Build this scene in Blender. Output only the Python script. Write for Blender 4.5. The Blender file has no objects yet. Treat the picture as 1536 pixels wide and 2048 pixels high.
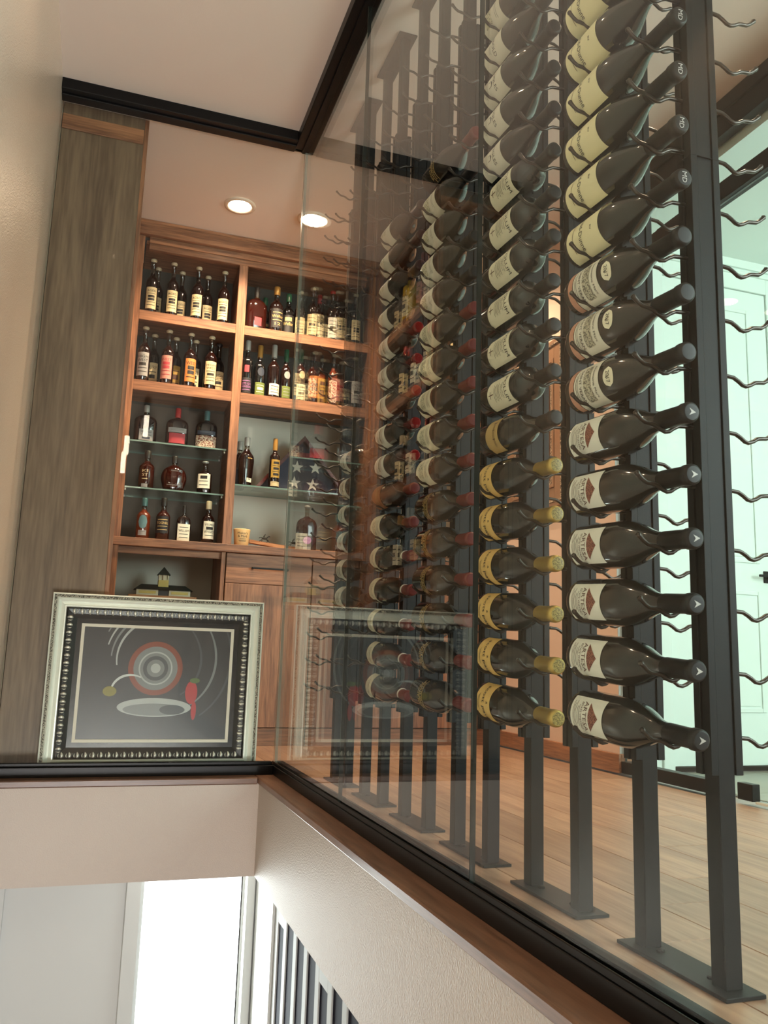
import bpy, bmesh, math, random
from mathutils import Matrix, Vector
random.seed(7)
S = bpy.context.scene
COL = S.collection

# ------------------------------------------------------------------ camera
cam_d = bpy.data.cameras.new('camera'); cam = bpy.data.objects.new('camera', cam_d); COL.objects.link(cam)
cam_d.sensor_fit = 'VERTICAL'; cam_d.sensor_height = 36.0; cam_d.lens = 1686.53 / 2048 * 36.0
cam_d.clip_start = 0.02; cam_d.clip_end = 60
_R = Vector((0.94594419, -0.32286716, 0.03076327)); _U = Vector((-0.08394004, -0.15209687, 0.98479471))
_F = Vector((0.31327887, 0.9341431, 0.17097663))
CAM = Vector((-0.7625, -3.5079, 0.4745))
m = Matrix.Identity(4)
for i in range(3):
    m[i][0] = _R[i]; m[i][1] = _U[i]; m[i][2] = -_F[i]; m[i][3] = CAM[i]
cam.matrix_world = m
S.camera = cam

# ------------------------------------------------------------------ world, exposure, large lights
S.view_settings.view_transform = 'Standard'; S.view_settings.look = 'None'
S.view_settings.gamma = 1.0; S.view_settings.use_curve_mapping = False
S.view_settings.exposure = 0.0
w = bpy.data.worlds.new('daylight'); S.world = w; w.use_nodes = True
w.node_tree.nodes['Background'].inputs[0].default_value = (0.93, 0.97, 1.0, 1)
w.node_tree.nodes['Background'].inputs[1].default_value = 2.6
cy = S.cycles
cy.max_bounces = 10; cy.diffuse_bounces = 4; cy.glossy_bounces = 5; cy.transparent_max_bounces = 32
cy.transmission_bounces = 6; cy.caustics_reflective = False; cy.caustics_refractive = False
cy.sample_clamp_indirect = 6.0; cy.use_denoising = True

def area(name, loc, rot, sx, sy, power, color):
    l = bpy.data.lights.new(name, 'AREA'); l.shape = 'RECTANGLE'; l.size = sx; l.size_y = sy
    l.energy = power; l.color = color
    o = bpy.data.objects.new(name, l); COL.objects.link(o); o.location = loc; o.rotation_euler = rot
    return o
R90 = math.pi / 2
# light added behind the viewer as an unseen foyer window; hall and lower windows' daylight
area('added_foyer_light', (0.1, -7.45, -1.75), (R90, 0, 0), 2.3, 1.5, 385, (1.0, 0.985, 0.965))
area('hall_window_daylight', (2.75, -4.2, 1.6), (R90, 0, 0), 1.9, 1.7, 125, (0.84, 1.0, 0.96))
area('lower_window_daylight', (-0.25, 0.80, -1.05), (-R90, 0, 0), 0.45, 1.2, 64, (0.95, 1.0, 1.0))

# ------------------------------------------------------------------ key dimensions
H = 2.819            # ceiling
GX = -0.018          # plane of the long glass wall
WL = -1.08           # left wall
WR = 1.527           # right wall
YB = 1.04            # front of the back bookcase
XR = 0.178           # centre plane of the wine racks
YP = [-2.3875, -2.1954, -1.9861, -1.7949, -1.5833, -1.3887, -1.184, -0.989, -0.7812, -0.5855, -0.3733, -0.2]

# ------------------------------------------------------------------ materials
def newmat(name):
    mt = bpy.data.materials.new(name); mt.use_nodes = True
    nt = mt.node_tree
    return mt, nt, nt.nodes['Principled BSDF']
def N(nt, t, **k):
    n = nt.nodes.new(t)
    for a, v in k.items(): setattr(n, a, v)
    return n
def srgb(r, g, b):
    f = lambda c: ((c / 255) / 12.92) if c / 255 <= 0.04045 else (((c / 255) + 0.055) / 1.055) ** 2.4
    return (f(r), f(g), f(b), 1)
def plain(name, col, rough=0.5, metal=0.0, spec=0.5, coat=0.0, var=0.0, vscale=40, bump=0.0, bscale=200):
    mt, nt, b = newmat(name)
    b.inputs['Base Color'].default_value = col; b.inputs['Roughness'].default_value = rough
    b.inputs['Metallic'].default_value = metal; b.inputs['Specular IOR Level'].default_value = spec
    b.inputs['Coat Weight'].default_value = coat; b.inputs['Coat Roughness'].default_value = 0.05
    tc = N(nt, 'ShaderNodeTexCoord')
    no = N(nt, 'ShaderNodeTexNoise'); no.inputs['Scale'].default_value = vscale; no.inputs['Detail'].default_value = 3
    nt.links.new(tc.outputs['Object'], no.inputs['Vector'])
    mx = N(nt, 'ShaderNodeMix', data_type='RGBA')
    mx.inputs['A'].default_value = tuple(c * (1 - var) for c in col[:3]) + (1,)
    mx.inputs['B'].default_value = tuple(min(1, c * (1 + var)) for c in col[:3]) + (1,)
    nt.links.new(no.outputs['Fac'], mx.inputs['Factor'])
    nt.links.new(mx.outputs['Result'], b.inputs['Base Color'])
    if bump:
        n2 = N(nt, 'ShaderNodeTexNoise'); n2.inputs['Scale'].default_value = bscale; n2.inputs['Detail'].default_value = 2
        nt.links.new(tc.outputs['Object'], n2.inputs['Vector'])
        bp = N(nt, 'ShaderNodeBump'); bp.inputs['Strength'].default_value = bump; bp.inputs['Distance'].default_value = 0.004
        nt.links.new(n2.outputs['Fac'], bp.inputs['Height']); nt.links.new(bp.outputs['Normal'], b.inputs['Normal'])
    return mt
def wood(name, dark, light, axis, rough=0.45, scale=1.0, seed=0.0):
    mt, nt, b = newmat(name)
    tc = N(nt, 'ShaderNodeTexCoord'); oi = N(nt, 'ShaderNodeObjectInfo')
    ad = N(nt, 'ShaderNodeVectorMath', operation='ADD')
    cb = N(nt, 'ShaderNodeCombineXYZ')
    for k in range(3): nt.links.new(oi.outputs['Random'], cb.inputs[k])
    sc0 = N(nt, 'ShaderNodeVectorMath', operation='SCALE'); sc0.inputs['Scale'].default_value = 7.0 + seed
    nt.links.new(cb.outputs[0], sc0.inputs[0]); nt.links.new(tc.outputs['Object'], ad.inputs[0]); nt.links.new(sc0.outputs[0], ad.inputs[1])
    mp = N(nt, 'ShaderNodeMapping')
    sc = [22 * scale] * 3; sc['xyz'.index(axis)] = 1.6 * scale
    mp.inputs['Scale'].default_value = sc
    nt.links.new(ad.outputs[0], mp.inputs['Vector'])
    n1 = N(nt, 'ShaderNodeTexNoise'); n1.inputs['Scale'].default_value = 1.0; n1.inputs['Detail'].default_value = 5; n1.inputs['Distortion'].default_value = 0.9
    nt.links.new(mp.outputs[0], n1.inputs['Vector'])
    n2 = N(nt, 'ShaderNodeTexNoise'); n2.inputs['Scale'].default_value = 5.5; n2.inputs['Detail'].default_value = 4
    nt.links.new(mp.outputs[0], n2.inputs['Vector'])
    av = N(nt, 'ShaderNodeMath', operation='MULTIPLY_ADD'); av.inputs[1].default_value = 0.45
    nt.links.new(n2.outputs['Fac'], av.inputs[0])
    hf = N(nt, 'ShaderNodeMath', operation='MULTIPLY'); hf.inputs[1].default_value = 0.55
    nt.links.new(n1.outputs['Fac'], hf.inputs[0]); nt.links.new(hf.outputs[0], av.inputs[2])
    cr = N(nt, 'ShaderNodeValToRGB')
    cr.color_ramp.elements[0].position = 0.36; cr.color_ramp.elements[0].color = dark
    cr.color_ramp.elements[1].position = 0.64; cr.color_ramp.elements[1].color = light
    nt.links.new(av.outputs[0], cr.inputs[0])
    # each board a little lighter or darker
    hv = N(nt, 'ShaderNodeHueSaturation')
    mr = N(nt, 'ShaderNodeMapRange'); mr.inputs[3].default_value = 0.86; mr.inputs[4].default_value = 1.14
    nt.links.new(oi.outputs['Random'], mr.inputs[0]); nt.links.new(mr.outputs[0], hv.inputs['Value'])
    nt.links.new(cr.outputs[0], hv.inputs['Color'])
    nt.links.new(hv.outputs[0], b.inputs['Base Color'])
    b.inputs['Roughness'].default_value = rough
    bp = N(nt, 'ShaderNodeBump'); bp.inputs['Strength'].default_value = 0.12; bp.inputs['Distance'].default_value = 0.002
    nt.links.new(n2.outputs['Fac'], bp.inputs['Height']); nt.links.new(bp.outputs['Normal'], b.inputs['Normal'])
    return mt
def glass(name, tint=(0.965, 0.985, 0.975), f0=0.009, rough=0.0):
    mt = bpy.data.materials.new(name); mt.use_nodes = True; nt = mt.node_tree
    nt.nodes.remove(nt.nodes['Principled BSDF']); out = nt.nodes['Material Output']
    tr = N(nt, 'ShaderNodeBsdfTransparent'); tr.inputs[0].default_value = (*tint, 1)
    gl = N(nt, 'ShaderNodeBsdfAnisotropic'); gl.inputs['Roughness'].default_value = rough; gl.inputs['Color'].default_value = (1, 1, 1, 1)
    lw = N(nt, 'ShaderNodeLayerWeight'); lw.inputs['Blend'].default_value = 0.5
    pw = N(nt, 'ShaderNodeMath', operation='POWER'); pw.inputs[1].default_value = 5.0
    ma = N(nt, 'ShaderNodeMath', operation='MULTIPLY_ADD'); ma.inputs[1].default_value = 1 - f0; ma.inputs[2].default_value = f0
    nt.links.new(lw.outputs['Facing'], pw.inputs[0]); nt.links.new(pw.outputs[0], ma.inputs[0])
    mx = N(nt, 'ShaderNodeMixShader')
    nt.links.new(ma.outputs[0], mx.inputs[0]); nt.links.new(tr.outputs[0], mx.inputs[1]); nt.links.new(gl.outputs[0], mx.inputs[2])
    nt.links.new(mx.outputs[0], out.inputs['Surface'])
    return mt
def emit(name, col, strength):
    mt = bpy.data.materials.new(name); mt.use_nodes = True; nt = mt.node_tree
    nt.nodes.remove(nt.nodes['Principled BSDF']); out = nt.nodes['Material Output']
    e = N(nt, 'ShaderNodeEmission'); e.inputs[0].default_value = (*col, 1); e.inputs[1].default_value = strength
    nt.links.new(e.outputs[0], out.inputs['Surface'])
    return mt
def speckle(name, c1, c2, scale=60, pos=0.5, width=0.06, rough=0.6):
    mt, nt, b = newmat(name)
    tc = N(nt, 'ShaderNodeTexCoord'); no = N(nt, 'ShaderNodeTexNoise'); no.inputs['Scale'].default_value = scale; no.inputs['Detail'].default_value = 4
    nt.links.new(tc.outputs['Object'], no.inputs['Vector'])
    cr = N(nt, 'ShaderNodeValToRGB')
    cr.color_ramp.elements[0].position = pos - width; cr.color_ramp.elements[0].color = c1
    cr.color_ramp.elements[1].position = pos + width; cr.color_ramp.elements[1].color = c2
    nt.links.new(no.outputs['Fac'], cr.inputs[0]); nt.links.new(cr.outputs[0], b.inputs['Base Color'])
    b.inputs['Roughness'].default_value = rough
    return mt

WALN_D = srgb(104, 68, 48); WALN_L = srgb(172, 120, 86)
M = {}
for a in 'xyz': M['walnut_' + a] = wood('walnut_' + a, WALN_D, WALN_L, a, seed={'x': 0, 'y': 3, 'z': 5}[a])
M['end_panel'] = wood('dim_end_panel_walnut', srgb(88, 70, 54), srgb(126, 104, 82), 'z', rough=0.5, scale=0.8)  # same walnut; dim light and glass veil put into its colour
M['plank'] = wood('floor_oak', srgb(140, 106, 84), srgb(180, 144, 116), 'y', rough=0.38, scale=0.7)
M['sill'] = wood('sill_walnut', srgb(84, 60, 47), srgb(126, 92, 72), 'y', rough=0.35, scale=0.9)
M['sill_x'] = wood('sill_walnut_cross', srgb(84, 60, 47), srgb(126, 92, 72), 'x', rough=0.35, scale=0.9)
M['light_wood'] = wood('stave_oak', srgb(150, 96, 56), srgb(205, 150, 100), 'x', rough=0.5)
M['paint'] = plain('eggshell_paint', srgb(186, 176, 168), rough=0.6, spec=0.15, var=0.02, vscale=4, bump=0.45, bscale=230)
M['pearl_paint'] = plain('pearl_wall_finish', srgb(240, 224, 206), rough=0.27, metal=0.18, spec=1.0, var=0.02, vscale=4, bump=0.42, bscale=230)
M['paint_ceiling'] = plain('ceiling_paint', srgb(230, 216, 205), rough=0.75, var=0.015, vscale=3, bump=0.08, bscale=220)
M['paint_white'] = plain('white_paint', srgb(186, 189, 187), rough=0.5, var=0.01, vscale=4)
M['paint_beige'] = plain('beige_paint', srgb(224, 200, 184), rough=0.6, var=0.02, vscale=5, bump=0.1)
M['hall_paint'] = plain('hall_paint', srgb(226, 238, 232), rough=0.5, var=0.01, vscale=3)
M['grey_back'] = plain('grey_back_panel', srgb(196, 192, 178), rough=0.6, var=0.02, vscale=4)
M['dark_back'] = plain('dark_back_panel', srgb(84, 72, 60), rough=0.5, var=0.05, vscale=6)
M['black'] = plain('black_anodised', srgb(10, 10, 11), rough=0.4, spec=0.25, var=0.05)
M['rack'] = plain('satin_black_steel', srgb(12, 12, 12), rough=0.5, spec=0.22, var=0.06, vscale=30)
M['peg'] = plain('peg_black_nickel', srgb(58, 52, 46), rough=0.28, metal=0.6, var=0.05)
M['glass'] = glass('clear_wall_glass')
M['shelf_glass'] = glass('shelf_glass', tint=(0.86, 0.95, 0.92))
M['glass_edge'] = plain('green_glass_edge', srgb(34, 40, 36), rough=0.12, spec=0.8)
M['bottle'] = plain('dark_bottle_glass', srgb(9, 11, 9), rough=0.09, spec=0.6, coat=0.3)
M['bottle_brown'] = plain('brown_bottle_glass', srgb(20, 14, 9), rough=0.09, spec=0.6, coat=0.3)
M['cream'] = plain('cream_paper', srgb(241, 235, 208), rough=0.65, var=0.03, vscale=30)
M['cream_y'] = plain('yellow_cream_paper', srgb(240, 231, 188), rough=0.65, var=0.03, vscale=30)
M['cream_g'] = plain('grey_cream_paper', srgb(234, 230, 214), rough=0.65, var=0.03, vscale=30)
M['white_label'] = plain('white_paper', srgb(242, 242, 230), rough=0.6, var=0.02, vscale=30)
M['yellow'] = plain('gold_paper', srgb(238, 200, 122), rough=0.6, var=0.04, vscale=30)
M['tan'] = plain('tan_paper', srgb(196, 166, 108), rough=0.6, var=0.05, vscale=30)
M['pink'] = plain('pink_paper', srgb(206, 150, 124), rough=0.6)
M['orange_label'] = plain('orange_brown_paper', srgb(150, 92, 48), rough=0.6, var=0.1)
M['ink'] = plain('dark_ink', srgb(34, 31, 28), rough=0.6)
M['ink_brown'] = plain('brown_ink', srgb(84, 52, 38), rough=0.6)
M['gold'] = plain('gold_ink', srgb(222, 188, 118), rough=0.4)
M['emblem'] = speckle('brick_emblem', srgb(96, 46, 38), srgb(160, 104, 84), scale=420, pos=0.5, width=0.05)
M['engraving'] = speckle('engraving_print', srgb(96, 92, 82), srgb(206, 200, 176), scale=320, pos=0.48, width=0.08)
M['sketch'] = speckle('sketch_print', srgb(92, 94, 78), srgb(222, 218, 190), scale=260, pos=0.42, width=0.05)
M['cap_black'] = plain('black_capsule', srgb(15, 15, 15), rough=0.42, spec=0.35)
M['cap_gold'] = plain('gold_capsule', srgb(196, 168, 92), rough=0.3, metal=0.55, bump=0.15, bscale=500)
M['cap_gold_end'] = speckle('embossed_gold_end', srgb(120, 104, 56), srgb(186, 166, 98), scale=500, pos=0.5, width=0.08, rough=0.35)
M['cap_red'] = plain('dark_red_capsule', srgb(112, 38, 34), rough=0.35)
M['cap_wax'] = plain('red_wax', srgb(126, 18, 20), rough=0.18, coat=0.5)
M['cap_purple'] = plain('plum_capsule', srgb(58, 34, 36), rough=0.35)
M['cap_orange'] = plain('rust_capsule', srgb(150, 66, 40), rough=0.35)
M['white_ring'] = plain('white_band', srgb(220, 216, 206), rough=0.5)
M['silver_mark'] = plain('silver_print', srgb(190, 190, 186), rough=0.4)

# ------------------------------------------------------------------ mesh helpers
def mesh(name, V, Fc, smooth=False, mat=None, mats=None, idx=None):
    me = bpy.data.meshes.new(name); me.from_pydata([tuple(v) for v in V], [], Fc); me.update()
    if smooth: me.polygons.foreach_set('use_smooth', [True] * len(me.polygons))
    for x in (mats or ([mat] if mat else [])): me.materials.append(x)
    if idx: me.polygons.foreach_set('material_index', idx)
    return me
def obj(name, me, parent=None, mw=None, ploc=None):
    o = bpy.data.objects.new(name, me); COL.objects.link(o)
    if mw is not None: o.matrix_basis = mw
    if parent is not None:
        o.parent = parent
        if mw is None and 'loc0' in parent: o.matrix_parent_inverse = Matrix.Translation(Vector(parent['loc0'])).inverted()
    return o
def thing(name, label, cat, loc=(0, 0, 0), group=None):
    o = bpy.data.objects.new(name, None); COL.objects.link(o); o.location = loc; o.empty_display_size = 0.05
    o['loc0'] = list(loc)
    return tag(o, label, cat, group)
def tag(o, label, cat, group=None):
    o['label'] = label; o['category'] = cat
    if group: o['group'] = group
    return o
def struct(name, me, parent=None):
    o = obj(name, me, parent)
    if parent is None: o['kind'] = 'structure'
    return o
def boxes(lst, bev=0.0, seg=1):
    """lst of (x0,x1,y0,y1,z0,z1) -> V,F of all of them, bevelled"""
    bm = bmesh.new()
    for (x0, x1, y0, y1, z0, z1) in lst:
        v = [bm.verts.new((x, y, z)) for z in (z0, z1) for y in (y0, y1) for x in (x0, x1)]
        for f in ((0, 2, 3, 1), (4, 5, 7, 6), (0, 1, 5, 4), (2, 6, 7, 3), (0, 4, 6, 2), (1, 3, 7, 5)):
            bm.faces.new([v[i] for i in f])
    if bev:
        bmesh.ops.bevel(bm, geom=list(bm.edges), offset=bev, segments=seg, affect='EDGES', profile=0.5)
    bm.verts.index_update()
    V = [tuple(v.co) for v in bm.verts]; Fc = [[v.index for v in f.verts] for f in bm.faces]
    bm.free(); return V, Fc
def box(name, b, mat, parent=None, bev=0.0, seg=1):
    V, Fc = boxes([b] if not isinstance(b, list) else b, bev, seg)
    return obj(name, mesh(name, V, Fc, mat=mat), parent)
def sbox(name, b, mat, parent=None, bev=0.0):
    V, Fc = boxes([b] if not isinstance(b, list) else b, bev)
    return struct(name, mesh(name, V, Fc, mat=mat), parent)
def lathe(prof, n=24, ex=2.0):
    """prof: (z, rx[, ry]); closed at both ends when radius 0. ex: superellipse exponent"""
    V, Fc = [], []
    for p in prof:
        z, rx = p[0], p[1]; ry = p[2] if len(p) > 2 else rx
        for k in range(n):
            t = 2 * math.pi * k / n; s, c = math.sin(t), math.cos(t)
            sx = math.copysign(abs(s) ** (2 / ex), s); cx = math.copysign(abs(c) ** (2 / ex), c)
            V.append((rx * sx, -ry * cx, z))
    for i in range(len(prof) - 1):
        for k in range(n):
            a, b = i * n + k, i * n + (k + 1) % n
            Fc.append((a, b, b + n, a + n))
    return V, Fc
def tube(pts, r, n=6, cap=True):
    V, Fc = [], []; P = [Vector(p) for p in pts]
    for i, p in enumerate(P):
        d = ((P[min(i + 1, len(P) - 1)] - P[max(i - 1, 0)])).normalized()
        up = Vector((0, 1, 0)) if abs(d.y) < 0.9 else Vector((0, 0, 1))
        a = d.cross(up).normalized(); b = d.cross(a).normalized()
        rr = r[i] if isinstance(r, (list, tuple)) else r
        for k in range(n):
            t = 2 * math.pi * k / n
            V.append(tuple(p + a * math.cos(t) * rr + b * math.sin(t) * rr))
    for i in range(len(P) - 1):
        for k in range(n):
            x, y = i * n + k, i * n + (k + 1) % n
            Fc.append((x, y, y + n, x + n))
    if cap:
        Fc.append(tuple(range(n))[::-1]); Fc.append(tuple(range((len(P) - 1) * n, len(P) * n)))
    return V, Fc
def join(*parts):
    V, Fc = [], []
    for v, f in parts:
        o = len(V); V += list(v); Fc += [tuple(i + o for i in q) for q in f]
    return V, Fc
_txt = {}
def text2d(s, width=None, height=0.01):
    """flat triangles of a line of lettering, centred on 0,0"""
    key = s
    if key not in _txt:
        cu = bpy.data.curves.new('t', 'FONT'); cu.body = s; cu.size = 1.0; cu.resolution_u = 2
        cu.align_x = 'CENTER'; cu.align_y = 'CENTER'
        o = bpy.data.objects.new('t', cu); me = bpy.data.meshes.new_from_object(o)
        V = [(v.co.x, v.co.y) for v in me.vertices]; Fc = [tuple(p.vertices) for p in me.polygons]
        bpy.data.objects.remove(o); bpy.data.meshes.remove(me); bpy.data.curves.remove(cu)
        x0, x1 = min(v[0] for v in V), max(v[0] for v in V); y0, y1 = min(v[1] for v in V), max(v[1] for v in V)
        _txt[key] = ([((v[0] - (x0 + x1) / 2) / (x1 - x0), (v[1] - (y0 + y1) / 2) / (y1 - y0)) for v in V], Fc, (x1 - x0) / (y1 - y0))
    V, Fc, asp = _txt[key]
    if width is None: width = height * asp
    return [(x * width, y * height) for x, y in V], Fc
def rect2d(x0, x1, y0, y1, nx=1):
    V = []; Fc = []
    for i in range(nx + 1):
        x = x0 + (x1 - x0) * i / nx; V += [(x, y0), (x, y1)]
    for i in range(nx): Fc.append((2 * i, 2 * i + 2, 2 * i + 3, 2 * i + 1))
    return V, Fc
def disc2d(cx, cy, rx, ry, n=20, nx=None):
    # strips so that it bends with the bottle
    V, Fc = [], []; k = 8
    for i in range(k + 1):
        t = -1 + 2 * i / k; h = math.sqrt(max(0, 1 - t * t))
        V += [(cx + rx * t, cy - ry * h), (cx + rx * t, cy + ry * h)]
    for i in range(k): Fc.append((2 * i, 2 * i + 2, 2 * i + 3, 2 * i + 1))
    return V, Fc
def tri2d(w_, h_, y0, n=8):
    V, Fc = [], []
    for i in range(n + 1):
        t = -1 + 2 * i / n; V += [(w_ / 2 * t, y0), (w_ / 2 * t, y0 + h_ * (1 - abs(t)))]
    for i in range(n): Fc.append((2 * i, 2 * i + 2, 2 * i + 3, 2 * i + 1))
    return V, Fc
def wrap(vf, rx, ry, zc, eps, flat=False, ex=2.0, x_at=None):
    """bend flat print round a bottle: x -> angle from the front (-Y), y -> height"""
    V, Fc = vf; out = []
    for x, y in V:
        if flat:
            if ex > 2.5:
                xx = max(-rx, min(rx, x)); yy = ry * max(0.0, 1 - (abs(xx) / rx) ** ex) ** (1 / ex)
                out.append((xx, -yy - eps, zc + y))
            else:
                t = math.asin(max(-0.99, min(0.99, x / rx))); out.append(((rx + eps) * math.sin(t), -(ry + eps) * math.cos(t), zc + y))
        else:
            t = x / rx; r = (x_at(zc + y) if x_at else rx) + eps
            out.append((r * math.sin(t), -r * math.cos(t) * (ry / rx), zc + y))
    return out, Fc

# ================================================================== the setting
# ceiling, floor and walls
CEIL = sbox('ceiling', (-1.25, 1.66, -7.6, 1.6, H, H + 0.12), M['paint_ceiling'])
sbox('wall_left', (WL - 0.14, WL, -7.6, 1.6, -2.7, H), M['pearl_paint'])
sbox('wall_back', (WL, WR + 0.12, 1.42, 1.56, 0, H), M['grey_back'])
WALLR = sbox('wall_right', (WR, WR + 0.12, -0.13, 1.42, 0, H), M['paint_beige'])
sbox('baseboard_right', [(WR - 0.014, WR, -0.144, YB - 0.002, 0.0, 0.083), (WR, WR + 0.12, -0.144, -0.13, 0.0, 0.083)], M['walnut_y'], bev=0.002)
# floor of the wine room: sub-floor and planks
FLOOR = sbox('floor', [(-0.101, WR + 0.12, -4.6, 1.56, -0.366, -0.012), (WL, -0.101, -0.101, 1.56, -0.366, -0.012)], M['paint'])
pl_cache = {}
def plank(x0, x1, y0, y1):
    key = (round(x1 - x0, 3), round(y1 - y0, 3))
    if key not in pl_cache:
        hx, hy = (x1 - x0) / 2 - 0.0006, (y1 - y0) / 2 - 0.0006
        V, Fc = boxes([(-hx, hx, -hy, hy, -0.012, 0.0)], 0.0012); pl_cache[key] = mesh('plank', V, Fc, mat=M['plank'])
    obj('plank', pl_cache[key], FLOOR, Matrix.Translation(((x0 + x1) / 2, (y0 + y1) / 2, 0)))
c = 0; x = -0.20
edges = [0.022, 0.172] + [0.358 + 0.186 * i for i in range(0, 7)]
for i in range(len(edges) - 1):
    y = [-4.1, -4.6, -3.6, -3.2, -4.3, -3.9, -3.4, -4.5][i % 8] if i not in (1, 2) else {1: -3.973 + 0.4, 2: -2.173 - 1.4 + 0.2}[i]
    x0, x1 = edges[i], min(edges[i + 1], WR)
    y = max(y, -4.6)
    if y > -4.6: plank(x0, x1, -4.6, y)
    while y < YB + 0.03:
        y2 = min(y + 1.4, YB + 0.06); plank(x0, x1, y, y2); y = y2
for (x0, x1) in ((-1.06, -0.68), (-0.68, -0.3), (-0.3, 0.022)): plank(x0, x1, 0.022, YB + 0.06)
# walnut nosing round the stair opening and the drywall faces below it
sbox('trim_1', (-0.106, 0.02, -4.6, 0.02, -0.026, 0.0), M['sill'], bev=0.004)
sbox('trim_2', (WL, -0.1065, -0.106, 0.02, -0.026, 0.0), M['sill_x'], bev=0.004)
# bottom track of the glass walls
sbox('trim_3', [(-0.035, 0.018, -4.6, 0.018, 0.0, 0.036), (-0.031, -0.026, -4.6, 0.018, 0.036, 0.049), (-0.010, 0.014, -4.6, 0.018, 0.036, 0.049)], M['black'], bev=0.0015)
sbox('trim_4', [(WL, -0.0352, -0.035, 0.018, 0.0, 0.036), (WL, -0.0352, -0.014, -0.008, 0.036, 0.049), (WL, -0.0352, 0.008, 0.016, 0.036, 0.049)], M['black'], bev=0.0015)
# top rails
sbox('trim_5', [(-0.074, 0.015, -4.6, 0.015, H - 0.048, H), (-0.040, 0.010, -4.6, 0.010, H - 0.056, H - 0.048)], M['black'], bev=0.002)
sbox('trim_6', [(WL, -0.0742, -0.074, 0.015, H - 0.048, H), (WL, -0.0742, -0.040, 0.010, H - 0.056, H - 0.048)], M['black'], bev=0.002)
# glass panes
def pane(name, b, axis, edge=None):
    V, Fc = boxes([b]); me = mesh(name, V, Fc, mats=[M['glass'], edge or M['glass_edge']])
    big = max(p.area for p in me.polygons)
    me.polygons.foreach_set('material_index', [0 if p.area > 0.3 * big else 1 for p in me.polygons])
    return struct(name, me)
g0, g1 = GX - 0.006, GX + 0.006
ys = [0.0, -0.956, -1.9035, -2.851, -3.7985]
PALE = plain('pale_pane_edge', srgb(150, 160, 150), rough=0.2)
for i in range(4): pane('window_%d' % (i + 1), (g0, g1, ys[i + 1] + 0.0008, ys[i] - (0.0008 if i else 0.0062), 0.036, H - 0.048), 'x', PALE if i == 0 else None)
pane('window_5', (WL + 0.004, g0 - 0.002, -0.006, 0.006, 0.036, H - 0.048), 'y', PALE)

sbox('hall_lit_plate', (WR + 0.0005, WR + 0.12, -0.1315, -0.1301, 0.083, H - 0.001), M['paint_white'])  # added pale plate: hall light on the wall end put into its colour
# hall beyond the glass front on the right
sbox('wall_hall_end', (WR + 0.12, 3.6, -0.10, 0.02, 0, 2.62), M['hall_paint'])
sbox('wall_hall_side', (3.6, 3.72, -4.6, 0.02, 0, 2.62), M['hall_paint'])
sbox('ceiling_hall', (WR + 0.06, 3.72, -4.6, 0.02, 2.62, 2.74), M['hall_paint'])
sbox('trim_7', [(WR + 0.12, 3.6, -0.135, -0.10, 2.575, 2.62), (WR + 0.12, 3.6, -0.12, -0.10, 2.555, 2.575)], M['hall_paint'])
M['tile'] = plain('pale_floor_tile', srgb(150, 146, 132), rough=0.3, var=0.08, vscale=3)
HF = sbox('floor_hall', (WR + 0.12, 3.72, -4.6, 0.02, -0.366, -0.01), M['tile'])
tile_me = mesh('tile', *boxes([(-0.2985, 0.2985, -0.2985, 0.2985, -0.01, -0.002)], 0.001), mat=M['tile'])
for i in range(4):
    for j in range(4): obj('tile', tile_me, HF, Matrix.Translation((WR + 0.13 + 0.3 + 0.6 * i - 0.02, -0.42 - 0.6 * j, 0)))
sbox('baseboard_hall', (WR + 0.12, 1.82, -0.112, -0.10, 0, 0.1), M['hall_paint'])
# tall white panelled door at the end of the hall
DOOR = sbox('door_1', (1.835, 2.487, -0.115, -0.101, 0.022, 2.452), M['hall_paint'], bev=0.002)
def rim(name, x0, x1, z0, z1, y0, y1, w_, mat, parent, bev=0.002):
    return obj(name, mesh(name, *boxes([(x0, x0 + w_, y0, y1, z0, z1), (x1 - w_, x1, y0, y1, z0, z1), (x0 + w_, x1 - w_, y0, y1, z0, z0 + w_), (x0 + w_, x1 - w_, y0, y1, z1 - w_, z1)], bev), mat=mat), parent)
rim('panel_moulding', 1.955, 2.373, 0.27, 0.86, -0.122, -0.115, 0.02, M['hall_paint'], DOOR)
rim('panel_moulding', 1.955, 2.373, 1.0, 2.345, -0.122, -0.115, 0.02, M['hall_paint'], DOOR)
box('door_panel', (1.985, 2.343, -0.119, -0.115, 0.30, 0.83), M['hall_paint'], DOOR, 0.002)
box('door_panel', (1.985, 2.343, -0.119, -0.115, 1.03, 2.315), M['hall_paint'], DOOR, 0.002)
box('handle_plate', (2.395, 2.445, -0.121, -0.115, 0.905, 0.965), M['black'], DOOR, 0.002)
obj('door_handle', mesh('door_handle', *join(tube([(2.42, -0.121, 0.936), (2.42, -0.16, 0.936)], 0.008, 8), boxes([(2.33, 2.428, -0.168, -0.155, 0.93, 0.942)], 0.002)), mat=M['black']), DOOR)
sbox('trim_8', [(1.77, 1.832, -0.125, -0.10, 0, 2.54), (2.49, 2.552, -0.125, -0.10, 0, 2.54), (1.832, 2.49, -0.125, -0.10, 2.455, 2.54), (1.755, 2.567, -0.135, -0.10, 2.54, 2.556)], M['hall_paint'], bev=0.002)
sbox('trim_9', (1.832, 2.49, -0.13, -0.10, 0.0, 0.02), M['black'])
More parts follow.
